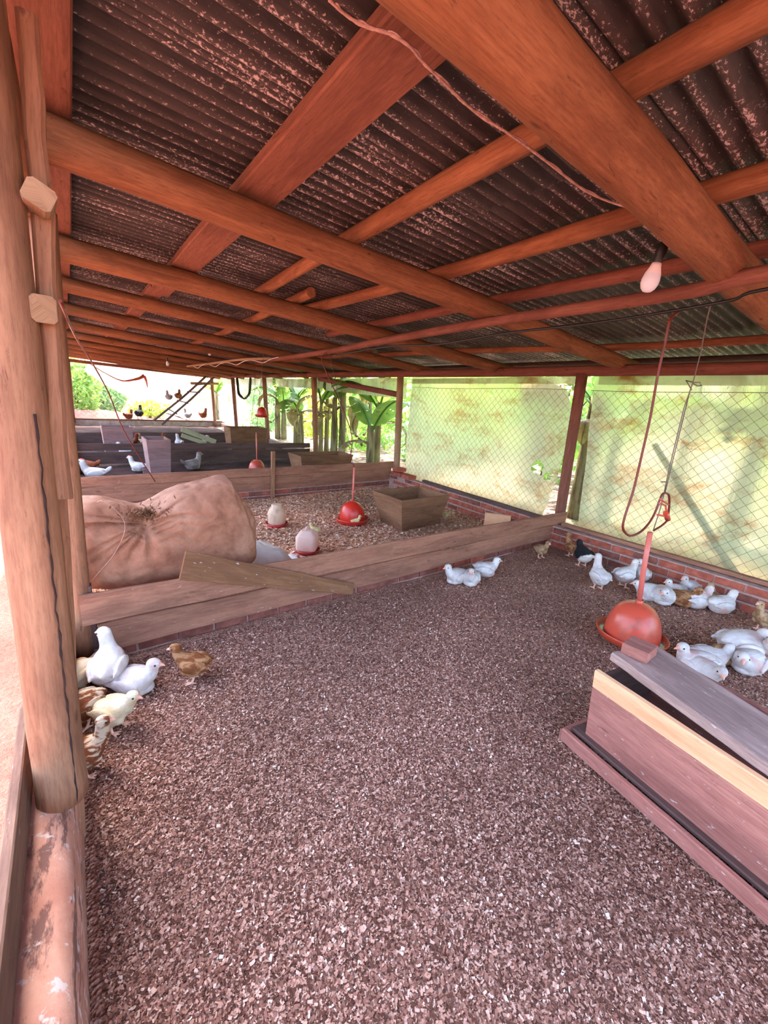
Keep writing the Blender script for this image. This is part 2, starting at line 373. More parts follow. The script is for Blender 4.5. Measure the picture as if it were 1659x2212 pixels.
# ------------------------------------------------------------------ mesh building
def ortho(ax, up=Vector((0, 0, 1))):
    ax = ax.normalized()
    if abs(ax.dot(up.normalized())) > 0.97:
        up = Vector((0, 1, 0)) if abs(ax.y) < 0.9 else Vector((1, 0, 0))
    b = (up - ax * up.dot(ax)).normalized()
    return ax.cross(b).normalized(), b          # side, up
class MB:
    def __init__(s): s.v = []; s.f = []; s.uv = []; s.mi = []; s.sm = []
    def loft(s, rings, caps=True, mi=0, smooth=True, closed=True):
        base = len(s.v); k = len(rings[0]); lens = [0.0]
        per = [0.0]
        for j in range(k):
            per.append(per[-1] + (Vector(rings[0][(j + 1) % k]) - Vector(rings[0][j])).length)
        for i in range(1, len(rings)):
            lens.append(lens[-1] + (sum((Vector(p) for p in rings[i]), Vector()) / k - sum((Vector(p) for p in rings[i - 1]), Vector()) / k).length)
        for r in rings: s.v.extend([tuple(p) for p in r])
        for i in range(len(rings) - 1):
            for j in range(k if closed else k - 1):
                a, b = base + i * k + j, base + i * k + (j + 1) % k
                s.f.append((a, b, b + k, a + k))
                s.uv.append(((lens[i], per[j]), (lens[i], per[j + 1]), (lens[i + 1], per[j + 1]), (lens[i + 1], per[j])))
                s.mi.append(mi); s.sm.append(smooth)
        if caps:
            for ri, rev in ((0, True), (len(rings) - 1, False)):
                idx = [base + ri * k + j for j in range(k)]
                if rev: idx.reverse()
                s.f.append(tuple(idx)); s.uv.append(tuple((per[j] * 0.5, lens[ri] + 0.05 * j) for j in range(k)))
                s.mi.append(mi); s.sm.append(False)
        return s
    def pole(s, pts, radii, seg=12, wob=0.0, seed=0, sub=0, mi=0, caps=True):
        pts = [Vector(p) for p in pts]
        if not hasattr(radii, '__len__'): radii = [radii] * len(pts)
        if sub:
            P, Rr = [], []
            for i in range(len(pts) - 1):
                for q in range(sub):
                    t = q / sub; P.append(pts[i].lerp(pts[i + 1], t)); Rr.append(radii[i] * (1 - t) + radii[i + 1] * t)
            P.append(pts[-1]); Rr.append(radii[-1]); pts, radii = P, Rr
        side, up = ortho(pts[1] - pts[0]); rings = []
        for i, p in enumerate(pts):
            d = (pts[min(i + 1, len(pts) - 1)] - pts[max(i - 1, 0)]).normalized()
            up = (up - d * up.dot(d)).normalized(); side = d.cross(up)
            ring = []
            for j in range(seg):
                a = 2 * math.pi * j / seg; dr = side * math.cos(a) + up * math.sin(a)
                r = radii[i]
                if wob: r *= 1 + wob * mnoise.noise(Vector((i * 0.35 + seed * 7.1, math.cos(a) * 1.3, math.sin(a) * 1.3)))
                ring.append(p + dr * r)
            rings.append(ring)
        return s.loft(rings, caps, mi)
    def board(s, p0, p1, w, t, up=(0, 0, 1), ch=0.004, nseg=1, wob=0.0, seed=0, mi=0, w1=None, bow=0.0):
        p0, p1 = Vector(p0), Vector(p1); side, upv = ortho(p1 - p0, Vector(up)); rings = []
        for i in range(nseg + 1):
            u = i / nseg; c = p0.lerp(p1, u) + upv * (bow * math.sin(u * math.pi))
            ww = (w * (1 - u) + (w1 if w1 is not None else w) * u) / 2; tt = t / 2
            k = min(ch, ww * 0.4, tt * 0.4); ring = []
            for (a, b) in ((-ww + k, -tt), (ww - k, -tt), (ww, -tt + k), (ww, tt - k), (ww - k, tt), (-ww + k, tt), (-ww, tt - k), (-ww, -tt + k)):
                q = c + upv * a + side * b
                if wob:
                    sg = 1 if a > 0 else -1
                    q += upv * (wob * mnoise.noise(Vector((u * nseg * 0.45 + seed * 3.7, sg * 2.0, seed)))) + side * (wob * 0.4 * mnoise.noise(Vector((u * nseg * 0.4, 9 + seed, sg))))
                ring.append(q)
            rings.append(ring)
        return s.loft(rings, True, mi, smooth=False)
    def box(s, c, d, ch=0.003, mi=0):
        c = Vector(c); return s.board(c - Vector((d[0] / 2, 0, 0)), c + Vector((d[0] / 2, 0, 0)), d[2], d[1], ch=ch, mi=mi)
    def lathe(s, prof, c=(0, 0, 0), seg=32, mi=0, caps=False, axis=None, sq=0.0, ph=0.89):
        c = Vector(c); rings = []
        for (r, z) in prof:
            ring = []
            for j in range(seg):
                a = 2 * math.pi * j / seg
                k = 1.0
                if sq: k = 1.0 / (abs(math.cos(a - ph)) ** (2 + sq * 6) + abs(math.sin(a - ph)) ** (2 + sq * 6)) ** (1 / (2 + sq * 6))
                ring.append(c + Vector((r * k * math.cos(a), r * k * math.sin(a), z)))
            rings.append(ring)
        return s.loft(rings, caps, mi)
    def ell(s, c, r, seg=16, rows=10, mi=0, rot=None):
        c = Vector(c); rings = []
        for i in range(rows + 1):
            th = math.pi * (0.02 + 0.96 * i / rows); ring = []
            for j in range(seg):
                a = 2 * math.pi * j / seg
                q = Vector((-r[0] * math.cos(th), r[1] * math.sin(th) * math.cos(a), r[2] * math.sin(th) * math.sin(a)))
                if rot: q = rot @ q
                ring.append(c + q)
            rings.append(ring)
        return s.loft(rings, True, mi)
    def grid(s, fn, nu, nv, mi=0, keep=None, smooth=True):
        base = len(s.v)
        for i in range(nu + 1):
            for j in range(nv + 1): s.v.append(tuple(fn(i / nu, j / nv)))
        for i in range(nu):
            for j in range(nv):
                if keep and not keep((i + .5) / nu, (j + .5) / nv): continue
                a = base + i * (nv + 1) + j
                s.f.append((a, a + nv + 1, a + nv + 2, a + 1))
                s.uv.append(((i / nu, j / nv), ((i + 1) / nu, j / nv), ((i + 1) / nu, (j + 1) / nv), (i / nu, (j + 1) / nv)))
                s.mi.append(mi); s.sm.append(smooth)
        return s
    def mesh(s, name, mats):
        me = bpy.data.meshes.new(name); me.from_pydata(s.v, [], s.f)
        uvl = me.uv_layers.new(name='UVMap')
        flat = [c for f in s.uv for uvc in f for c in uvc]
        uvl.data.foreach_set('uv', flat)
        me.polygons.foreach_set('material_index', s.mi)
        me.polygons.foreach_set('use_smooth', s.sm)
        for m in (mats if isinstance(mats, (list, tuple)) else [mats]): me.materials.append(m)
        me.update(); return me
def tag(o, label=None, cat=None, group=None, kind=None):
    if label: o['label'] = label
    if cat: o['category'] = cat
    if group: o['group'] = group
    if kind: o['kind'] = kind
    return o
def link(name, me, parent=None, loc=None):
    o = bpy.data.objects.new(name, me); COL.objects.link(o)
    if loc is not None: o.location = loc
    if parent is not None:
        o.parent = parent
        if loc is None: o.matrix_parent_inverse = parent.matrix_world.inverted()
    return o
def ob(name, mb, mat, parent=None): return link(name, mb.mesh(name, mat), parent)
def empty(name, loc, rz=0.0):
    o = bpy.data.objects.new(name, None); COL.objects.link(o)
    o.empty_display_size = 0.1; o.location = loc; o.rotation_euler = (0, 0, rz)
    o.matrix_world = Matrix.Translation(loc) @ Matrix.Rotation(rz, 4, 'Z')
    return o
def struct(o): o['kind'] = 'structure'; return o
def catmull(pts, n=8):
    pts = [Vector(p) for p in pts]; P = [pts[0]] + pts + [pts[-1]]; out = []
    for i in range(1, len(P) - 2):
        a, b, c, d = P[i - 1], P[i], P[i + 1], P[i + 2]
        for q in range(n):
            t = q / n
            out.append(0.5 * ((2 * b) + (c - a) * t + (2 * a - 5 * b + 4 * c - d) * t * t + (3 * b - 3 * c + d - a) * t ** 3))
    out.append(pts[-1]); return out

# ================================================================== THE SETTING
XL, XR = -0.13, 4.22                 # inner faces of the left parapet and the right brick wall
Y1, Y2, Y3, Y4, YE = 2.52, 5.80, 9.30, 12.6, 18.6   # partitions and far end
YB = -1.6                            # where the shed ends behind the camera
POST_Y = [2.60, 5.86, 9.15, 12.45, 15.6, 18.5]
def xwall(y):                        # the right wall runs slightly outwards
    return XR + 0.045 * max(0.0, y - 2.5)

def floor_h(x, y):
    return 0.012 * np.sin(x * 2.1 + 1.3 * np.sin(y * 1.7)) * np.cos(y * 1.9 + 0.7) + 0.006 * np.sin(x * 7.3 + y * 4.1) * np.sin(y * 6.1 - x * 2.2)
def floor_mesh(name, x0, x1, y0, y1, z, nx, ny, mat):
    mb = MB()
    mb.grid(lambda u, v: (x0 + (x1 - x0) * u, y0 + (y1 - y0) * v, z + float(floor_h(x0 + (x1 - x0) * u, y0 + (y1 - y0) * v))), nx, ny)
    return struct(ob(name, mb, mat))
floor_mesh('floor', -0.15, 4.36, YB, Y1 + 0.05, 0.0, 60, 56, M['litter'])
floor_mesh('floor.001', -0.15, 4.6, Y1 + 0.05, Y2 + 0.05, 0.015, 40, 30, M['litter_fresh'])
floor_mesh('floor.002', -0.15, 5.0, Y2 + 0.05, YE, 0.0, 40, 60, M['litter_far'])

def shavings(name, n, x0, x1, y0, y1, z, smin, smax, cols, near=True, label=''):
    if near:                          # denser where the eye is close
        x = rng.uniform(x0, x1, n * 3); y = rng.uniform(y0, y1, n * 3)
        d = np.sqrt(x ** 2 + y ** 2 + 1.5 ** 2)
        k = rng.uniform(0, 1, n * 3) < np.clip((2.0 / d) ** 1.6, 0, 1)
        x, y = x[k][:n], y[k][:n]
    else:
        x = rng.uniform(x0, x1, n); y = rng.uniform(y0, y1, n)
    n = len(x)
    zz = z + floor_h(x, y) + rng.uniform(0.0015, 0.007, n)
    l = rng.uniform(smin, smax, n) * 0.5 * rng.choice([1, 1, 1, 1.7], n); w = l * rng.uniform(0.3, 0.75, n)
    yaw = rng.uniform(0, 2 * np.pi, n); tx = np.clip(rng.normal(0, 0.3, n), -.7, .7); ty = np.clip(rng.normal(0, 0.3, n), -.7, .7)
    ux = np.stack([np.cos(yaw), np.sin(yaw), np.tan(tx) * 0.6], 1); uy = np.stack([-np.sin(yaw), np.cos(yaw), np.tan(ty) * 0.6], 1)
    c = np.stack([x, y, zz], 1)
    a = ux * l[:, None]; b = uy * w[:, None]
    curl = np.zeros_like(c); curl[:, 2] = l * rng.uniform(0, 0.5, n)
    V = np.stack([c - a - b + curl, c - a + b + curl, c + b * 1.0, c + a * 1.0 + b * 0.8 + curl * 0.6, c + a - b * 0.8 + curl * 0.6, c - b], 1).reshape(-1, 3)
    idx = np.arange(n)[:, None] * 6
    F = np.concatenate([idx + [0, 5, 2, 1], idx + [5, 4, 3, 2]], 1).reshape(-1, 4)
    me = bpy.data.meshes.new(name)
    me.vertices.add(n * 6); me.vertices.foreach_set('co', V.ravel().astype(np.float32))
    nf = len(F); me.loops.add(nf * 4); me.loops.foreach_set('vertex_index', F.ravel().astype(np.int32))
    me.polygons.add(nf); me.polygons.foreach_set('loop_start', np.arange(0, nf * 4, 4, dtype=np.int32))
    try: me.polygons.foreach_set('loop_total', np.full(nf, 4, dtype=np.int32))
    except Exception: pass
    cols = np.array(cols)[:, :3]
    pick = rng.choice(len(cols), n, p=np.array([0.28, 0.34, 0.25, 0.105, 0.025]))
    damp = 0.5 + 0.5 * np.sin(x * 1.9 + 2.0 * np.sin(y * 1.3 + 0.6)) * np.cos(y * 2.3 - x * 0.7 + 0.4)
    col = cols[pick] * (0.75 + 0.4 * damp)[:, None] * rng.uniform(0.85, 1.15, n)[:, None]
    ca = me.color_attributes.new('tint', 'FLOAT_COLOR', 'POINT')
    C4 = np.concatenate([np.repeat(col, 6, 0), np.ones((n * 6, 1))], 1)
    ca.data.foreach_set('color', C4.ravel().astype(np.float32))
    me.materials.append(M['shavings']); me.update(calc_edges=True)
    o = link(name, me)
    return tag(o, label, 'wood shavings', kind='stuff')
dark_cols = [S(104, 68, 56), S(158, 110, 94), S(202, 154, 134), S(230, 188, 168), S(248, 224, 208)]
shavings('wood_shavings', 330000, -0.1, 4.18, -0.1, 2.46, 0.0, 0.0035, 0.0095, dark_cols, True, 'dark damp wood shavings strewn over the near pen floor')
fresh_cols = [S(190, 126, 94), S(226, 168, 134), S(244, 198, 166), S(252, 220, 192), S(255, 240, 222)]
shavings('wood_shavings.001', 75000, -0.08, 4.28, 2.68, 5.74, 0.015, 0.013, 0.028, fresh_cols, False, 'pale fresh wood shavings covering the floor of the chick pen')

# outside ground
mb = MB()
def gz(x, y):
    return -0.06 + 0.05 * mnoise.noise(Vector((x * 0.35, y * 0.35, 3.1)))
mb.grid(lambda u, v: (-16 + 15.78 * u, -10 + 60 * v, gz(-16 + 15.78 * u, -10 + 60 * v)), 30, 90)
mb.grid(lambda u, v: (-0.22 + 5.6 * u, YE + 0.2 + 31 * v, gz(-0.22 + 5.6 * u, YE + 0.2 + 31 * v)), 20, 40)
mb.grid(lambda u, v: (-0.22 + 5.6 * u, -10 + (YB + 10) * v, gz(-0.22 + 5.6 * u, -10 + (YB + 10) * v)), 16, 16)
struct(ob('floor_yard', mb, M['earth']))
mb = MB(); mb.grid(lambda u, v: (4.5 + 24 * u, -10 + 60 * v, -0.02 + 0.1 * mnoise.noise(Vector((u * 12, v * 30, 1.0))) + 0.12 * u), 50, 90)
struct(ob('floor_grove', mb, M['leaf_ground']))

# ---- brick walls
def brick_mesh(name, mat, l=0.2, d=0.1, h=0.061):
    mb = MB(); mb.box((0, 0, 0), (l, d, h), ch=0.006); return mb.mesh(name, mat)
BR = [brick_mesh('brick', M['brick']), brick_mesh('brick_dark', M['brick_dark'])]
def brick_run(wall, p0, p1, z0, courses, depth, mesh_pick=0, skip=None, step=0.215, ch=0.079, half=0.5):
    p0, p1 = Vector(p0), Vector(p1); d = (p1 - p0); ln = d.length; d.normalize(); ang = math.atan2(d.y, d.x)
    for c in range(courses):
        off = (half * step if c % 2 else 0.0) + random.uniform(-0.02, 0.02); s = off - step
        while s < ln:
            a, b = max(s, 0.0), min(s + step - 0.014, ln)
            if b - a > 0.03 and not (skip and skip(c, (a + b) / 2)):
                o = bpy.data.objects.new('brick', BR[mesh_pick if random.random() < 0.8 else 1 - mesh_pick]); COL.objects.link(o)
                q = p0 + d * ((a + b) / 2); o.parent = wall
                o.location = (q.x + random.uniform(-.003, .003), q.y + random.uniform(-.003, .003), z0 + ch * (c + 0.5) - 0.008)
                o.rotation_euler = (random.uniform(-.02, .02), random.uniform(-.012, .012), ang + random.uniform(-.012, .012))
                o.scale = ((b - a) / 0.2, depth / 0.1, 1.0)
            s += step
def core(name, p0, p1, t, z0, z1, mat):
    mb = MB(); p0, p1 = Vector(p0), Vector(p1)
    a, b = p0.copy(), p1.copy(); a.z = b.z = (z0 + z1) / 2
    mb.board(a, b, z1 - z0, t, ch=0.006, nseg=12, wob=0.004); return struct(ob(name, mb, mat))
TOPZ = 0.235
w = core('wall_right', (XR + 0.065, YB, 0), (XR + 0.065, Y1 + 0.02, 0), 0.115, -0.1, TOPZ - 0.006, M['mortar'])
brick_run(w, (XR + 0.06, YB, 0), (XR + 0.06, Y1, 0), 0.0, 3, 0.122)
w = core('wall_right.001', (xwall(Y1) + 0.085, Y1 + 0.02, 0), (xwall(Y2) + 0.085, Y2 + 0.3, 0), 0.115, -0.1, TOPZ + 0.01, M['mortar'])
brick_run(w, (xwall(Y1) + 0.08, Y1 + 0.02, 0), (xwall(Y2) + 0.08, Y2 + 0.1, 0), 0.015, 3, 0.122)
brick_run(w, (xwall(Y2) + 0.03, Y2 - 0.62, 0), (xwall(Y2) + 0.05, Y2 - 0.12, 0), TOPZ + 0.01, 1, 0.16)
brick_run(w, (xwall(Y2) + 0.04, Y2 - 0.34, 0), (xwall(Y2) + 0.05, Y2 - 0.12, 0), TOPZ + 0.089, 1, 0.16)
w = core('wall_right.002', (xwall(Y2) + 0.11, Y2 + 0.3, 0), (xwall(YE) + 0.1, YE, 0), 0.12, -0.1, 0.14, M['plaster'])
w = core('wall_plinth', (-0.05, Y1 + 0.06, 0), (XR + 0.05, Y1 + 0.06, 0), 0.09, -0.05, 0.082, M['mortar'])
brick_run(w, (-0.05, Y1 + 0.055, 0), (XR + 0.05, Y1 + 0.055, 0), 0.005, 1, 0.104, 1)
w = core('wall_plinth.001', (-0.05, Y2 + 0.04, 0), (xwall(Y2) + 0.05, Y2 + 0.04, 0), 0.09, -0.05, 0.125, M['mortar'])
brick_run(w, (-0.05, Y2 + 0.035, 0), (xwall(Y2) + 0.05, Y2 + 0.035, 0), 0.05, 1, 0.104, 1)
brick_run(w, (-0.05, Y2 + 0.035, 0), (xwall(Y2) + 0.05, Y2 + 0.035, 0), -0.03, 1, 0.104, 1)
# left parapet with a rough mortar cap
mb = MB(); rings = []
for i in range(90):
    y = YB + (YE - YB) * (i / 89) ** 2.0
    nz = lambda k: mnoise.noise(Vector((y * 5.0, k * 3.1, 2.2)))
    rings.append([(-0.245, y, -0.1), (XL - 0.0, y, -0.05), (XL - 0.002 + 0.006 * nz(1), y, 0.12), (XL - 0.004 + 0.012 * nz(2), y, 0.25 + 0.01 * nz(6)), (XL - 0.03 + 0.012 * nz(3), y, 0.288 + 0.014 * nz(4)), (-0.205, y, 0.3 + 0.012 * nz(5)), (-0.245, y, 0.29)])
mb.loft(rings, True)
struct(ob('wall_left', mb, M['cap_mortar']))
# far end wall
mb = MB(); mb.board((-0.25, YE + 0.06, 0.03), (xwall(YE) + 0.2, YE + 0.06, 0.03), 0.34, 0.14, ch=0.01, nseg=14, wob=0.01)
struct(ob('wall_back', mb, M['plaster']))
mb = MB(); mb.board((-0.1, YE + 0.03, 0.225), (xwall(YE) + 0.1, YE + 0.03, 0.2), 0.05, 0.12, ch=0.006, nseg=4, wob=0.006)
tag(ob('sill_rail', mb, M['post_red']), 'reddish timber rail lying along the low end wall', 'rail')

# ---- roof: corrugated sheets
ceil = empty('ceiling', (0, 0, 0)); struct(ceil)
PIT = 0.076; SW = PIT * 11; SLN = 2.05
mb = MB()
nj = 11 * 8 + 4
def sheet_pt(u, v):
    y = -SW * 0.5 - PIT * 0.25 + (SW + PIT * 0.5) * v
    return (-SLN / 2 + SLN * u, y, 0.0125 * math.sin(2 * math.pi * y / PIT))
mb.grid(sheet_pt, 6, nj)
sheet_me = mb.mesh('roof_sheet', M['sheet'])
slope = math.atan(0.08)
for r, xc in enumerate((0.66, 2.58, 4.50)):
    y = YB + SW / 2
    k = 0
    while y < YE + 0.7:
        o = bpy.data.objects.new('roof_sheet', sheet_me); COL.objects.link(o); o.parent = ceil
        o.location = (xc, y, RZ(xc) + 0.172 + 0.006 * r + (0.003 if k % 2 else 0) + random.uniform(-.002, .002))
        o.rotation_euler = (random.uniform(-.003, .003), slope + random.uniform(-.002, .002), random.uniform(-.004, .004))
        y += SW - PIT * 0.5; k += 1

# ---- rafters (round poles across), purlins (along), wall plates, tie pole
RAFT = [(-0.75, -0.75), (0.78, 0.80), (2.216, 2.216), (3.80, 3.80), (5.16, 5.35), (6.8, 6.95), (8.55, 8.6), (10.3, 10.3), (12.0, 12.1), (13.7, 13.8), (15.3, 15.4), (17.0, 17.0), (18.45, 18.45)]
RAFT_LAB = ['round pine rafter pole behind the photographer, over the pen entrance', 'thick reddish round rafter pole crossing overhead above the hanging light bulb',
            'long orange round rafter pole running from the near left post to the eave', 'orange round rafter pole next behind the longest one, bark-flecked']
for i, (ya, yb) in enumerate(RAFT):
    r0 = 0.085 if i == 1 else (0.074 if i < 4 else 0.064)
    x0, x1 = -0.30, 5.0
    pts = []
    for q in range(15):
        t = q / 14; x = x0 + (x1 - x0) * t
        pts.append((x, ya + (yb - ya) * t + 0.018 * mnoise.noise(Vector((x * 0.7, i * 5.0, 0))), RZ(x) + 0.012 * mnoise.noise(Vector((x * 0.6, 3, i * 4.0))) - (r0 - 0.07)))
    rr = [r0 * (1.08 - 0.2 * q / 14) for q in range(15)]
    mb = MB(); mb.pole(pts, rr, 16, 0.10, i, sub=2)
    o = ob('rafter_pole', mb, M['rafter'] if i != 3 else M['rafter'])
    if i < 4: tag(o, RAFT_LAB[i], 'rafter')
    else: tag(o, ['fourth', 'fifth', 'sixth', 'seventh', 'eighth', 'ninth', 'tenth', 'eleventh', 'twelfth'][i - 4] + ' round rafter pole counting from the thick one overhead to the far end', 'rafter')
    o['group'] = 'rafter poles under the roof'
def purlin_pole(pts, r, mat, label, seed=0, off=0.115):
    P = [(x, y, RZ(x) + off + 0.004 * math.sin(y * 3 + seed)) for x, y in pts]
    mb = MB(); mb.pole(catmull(P, 6), r, 12, 0.12, seed)
    return tag(ob('purlin_pole', mb, M[mat]), label, 'purlin', 'purlins carrying the roof sheets')
def purlin_plank(x, y0, y1, w, label, mat='plank_roof', dx=0.0):
    mb = MB()
    mb.board((x, y0, RZ(x) + 0.105), (x + dx, y1, RZ(x + dx) + 0.105), w, 0.05, up=(1, 0, -0.08), ch=0.006, nseg=14, wob=0.006, seed=x)
    return tag(ob('purlin_plank', mb, M[mat]), label, 'purlin', 'purlins carrying the roof sheets')
purlin_plank(0.80, YB, 5.0, 0.185, 'wide flat reddish plank under the roof with a twine laid across it')
purlin_plank(0.77, 4.7, YE + 0.4, 0.15, 'flat plank under the roof continuing behind the second bay of rafters')
purlin_plank(0.035, YB, 6.0, 0.16, 'flat red plank along the left roof edge beside the near post')
purlin_plank(0.03, 5.8, YE + 0.4, 0.13, 'flat plank along the left roof edge towards the far end')
purlin_pole([(1.28, YB), (1.31, 0.9), (1.37, 2.4), (1.47, 4.2)], 0.045, 'rafter', 'slim round purlin pole right of the wide flat plank', 1)
purlin_pole([(1.72, 3.5), (1.83, 5.4), (1.93, 7.4), (2.0, 12), (2.0, YE)], 0.042, 'rafter', 'slim round purlin pole far over the second and third pens', 2)
purlin_pole([(1.95, YB), (2.0, 1.0), (2.02, 2.5), (1.95, 4.3)], 0.045, 'rafter', 'slim round purlin pole just left of the hanging light bulb', 3)
purlin_pole([(2.62, YB), (2.62, 0.7), (2.62, 2.2), (2.7, 5.0)], 0.04, 'post_red', 'dark red purlin pole directly above the tie pole', 4)
purlin_pole([(4.5, YB), (4.42, 1.1), (4.36, 2.2), (4.04, 3.9), (3.9, 5.6)], 0.035, 'rafter', 'thin purlin pole near the right eave under pale green roof sheets', 5)
purlin_pole([(5.12, YB), (5.1, 1.3), (5.06, 4.1), (5.1, 9), (5.1, YE)], 0.032, 'board_dark', 'dark purlin strip at the very edge of the right eave', 6)
purlin_pole([(3.7, 5.5), (3.8, 9), (3.9, YE)], 0.036, 'rafter', 'slim purlin pole over the far pens near the right eave', 7)
# tie pole beneath the rafters with cable
TP = [(2.22, YB, 2.075), (2.31, 0.5, 2.075), (2.38, 1.0, 2.06), (2.40, 2.2, 2.055), (2.50, 3.5, 2.045), (2.66, 4.9, 2.035), (2.72, 7.0, 2.02)]
mb = MB(); mb.pole(catmull(TP, 6), [0.034] * 37, 12, 0.12, 9); tag(ob('tie_pole', mb, M['post_red']), 'dark red pole slung lengthwise below the rafters, carrying cables and drinker hoses', 'pole')
mb = MB(); mb.pole(catmull([(2.70, 6.9, 2.035), (2.55, 8.0, 2.045), (2.45, 9.5, 2.02), (2.3, 11.2, 1.99)], 6), 0.022, 10, 0.1, 10)
tag(ob('tie_pole', mb, M['post_pale']), 'thin pale pole further back with white wire wound round it', 'pole')
mb = MB()
cb = [(2.25, YB, 2.02), (2.36, 0.45, 2.03), (2.44, 0.8, 2.01), (2.46, 1.4, 1.985), (2.47, 2.0, 1.985), (2.52, 2.8, 1.965), (2.57, 3.5, 2.0), (2.72, 4.9, 1.99)]
mb.pole(catmull(cb, 8), 0.008, 8)
tag(ob('power_cable', mb, M['black']), 'black power cable hanging just under the dark red tie pole', 'cable')
mb = MB(); pts = []
for i in range(60):
    t = i / 59; y = 6.3 + 4.6 * t; x = 2.71 - 0.38 * t; a = t * 26
    pts.append((x + 0.028 * math.cos(a), y, 2.03 - 0.045 * t - 0.02 + 0.03 * math.sin(a)))
mb.pole(pts, 0.006, 6); tag(ob('white_wire', mb, M['cable_white']), 'white electric wire twisted loosely around the thin far pole', 'cable')
# right wall plate (eave beam) and left wall plate
def eave_z(y): return 1.905 + 0.004 * y
mb = MB(); mb.pole([(4.52, y, eave_z(y)) for y in np.linspace(YB, 9.3, 22)], 0.056, 14, 0.08, 11)
tag(ob('eave_beam', mb, M['post_red']), 'reddish round eave beam resting on the right hand posts', 'beam')
mb = MB(); mb.pole([(4.58, y, eave_z(y)) for y in np.linspace(9.2, YE + 0.2, 16)], 0.05, 12, 0.1, 12)
tag(ob('eave_beam', mb, M['post_red']), 'far end of the round eave beam above the open grove side', 'beam')
mb = MB(); mb.pole([(-0.075, y, RZ(0) - 0.145) for y in np.linspace(1.40, YE, 28)], 0.055, 12, 0.1, 13)
tag(ob('top_plate', mb, M['rafter']), 'round timber wall plate on top of the left hand posts', 'beam')
mb = MB(); mb.board((-0.15, YE, 2.2), (4.75, YE, 1.98), 0.1, 0.08, nseg=8, wob=0.01)
tag(ob('end_lintel', mb, M['post_red']), 'red-brown lintel beam across the bright far end opening', 'beam')

# ---- posts
def post(name, pts, r, mat, label, seed=0, group=None, wob=0.08):
    mb = MB(); mb.pole(pts, r, 16, wob, seed, sub=8)
    return tag(ob(name, mb, M[mat]), label, 'post', group)
e = empty('corner_post', (-0.13, 1.35, 0.28))
mb = MB(); mb.pole([(-0.152, 1.33, 0.29), (-0.118, 1.35, 1.2), (-0.068, 1.37, 2.47)], [0.062, 0.06, 0.058], 20, 0.08, 21, sub=14); ob('main_log', mb, M['post'], e)
mb = MB(); mb.board((-0.152, 1.45, 0.0), (-0.036, 1.47, 1.62), 0.055, 0.05, up=(1, 0, 0), ch=0.012, nseg=20, wob=0.006, seed=3); ob('inner_stake', mb, M['post'], e)
mb = MB(); mb.board((-0.05, 1.37, 1.2), (0.014, 1.41, 2.25), 0.04, 0.06, up=(1, 0, 0), ch=0.018, nseg=14, wob=0.012, seed=5); ob('upper_stake', mb, M['post'], e)
mb = MB(); mb.board((-0.117, 1.283, 0.3), (-0.074, 1.301, 1.42), 0.0035, 0.012, up=(1, 0, 0), ch=0.0008, nseg=60, wob=0.005, seed=8); ob('crack', mb, M['crack'], e)
tag(e, 'stout split-faced timber post at the left front, nearest the photographer', 'post')
POSTGRP = 'posts along the left parapet'
post('side_post', [(-0.10, 2.55, 0.0), (-0.06, 2.55, 1.2), (-0.02, 2.56, 2.2)], 0.055, 'post', 'left wall post at the near end of the first board partition', 31, POSTGRP)
post('side_post', [(-0.10, 5.85, 0.0), (-0.07, 5.85, 1.2), (-0.03, 5.86, 2.2)], 0.06, 'post_pale', 'pale left wall post behind the sack, at the second partition', 32, POSTGRP)
post('side_post', [(-0.10, 9.2, 0.0), (-0.05, 9.2, 2.2)], 0.06, 'post_pale', 'pale left wall post at the third partition', 33, POSTGRP)
post('side_post', [(-0.10, 12.6, 0.0), (-0.05, 12.6, 2.2)], 0.06, 'post', 'left wall post at the far dark partition', 34, POSTGRP)
post('side_post', [(-0.06, YE, 0.1), (0.02, YE, 2.2)], 0.075, 'post_red', 'dark red corner post at the far left end of the shed', 35, POSTGRP)
RG = 'posts along the right side'
RL = ['right hand post between the two tarp covered bays', 'right hand post at the corner of the second partition and the bricks', 'right hand post standing before the banana stems at the third partition',
      'right hand post behind the high hanging red drinker', 'dark right hand post near the far end with black rag beside it', 'thin right hand post where the ladder top leans']
RX = [(4.64, 4.50), (4.60, 4.55), (4.66, 4.58), (4.72, 4.62), (4.74, 4.66), (4.74, 4.68)]
for i, y in enumerate(POST_Y):
    post('side_post', [(RX[i][0] - (0.10 if i == 0 else 0), y, 0.0), (RX[i][1], y, eave_z(y) - 0.03)], 0.058 if i < 2 else 0.062, 'post_red' if i in (0, 4) else ('post_pale' if i == 1 else 'post'), RL[i], 40 + i, RG)
# sawn pole ends sticking out beside the near post
mb = MB(); q = ony(86, 430, 1.33); mb.board(q + Vector((-0.005, 0.06, 0)), q + Vector((0, -0.03, 0)), 0.05, 0.055, up=(0.5, 0, 1), ch=0.008)
tag(ob('pole_stub', mb, M['post_pale']), 'pale sawn square stub nailed high on the near left post', 'stub')
mb = MB(); q = ony(92, 672, 1.36); mb.board(q + Vector((-0.02, 0.04, 0.01)), q + Vector((0.004, -0.04, 0)), 0.06, 0.05, ch=0.008)
tag(ob('pole_stub', mb, M['post_pale']), 'second pale sawn stub lower down on the near left post', 'stub')
# outer board along the left parapet
mb = MB(); mb.board((-0.235, YB, 0.31), (-0.24, 1.62, 0.36), 0.17, 0.026, ch=0.004, nseg=16, wob=0.004)
tag(ob('parapet_board', mb, M['board_grey']), 'grey weathered board on edge along the outside of the left parapet', 'board')

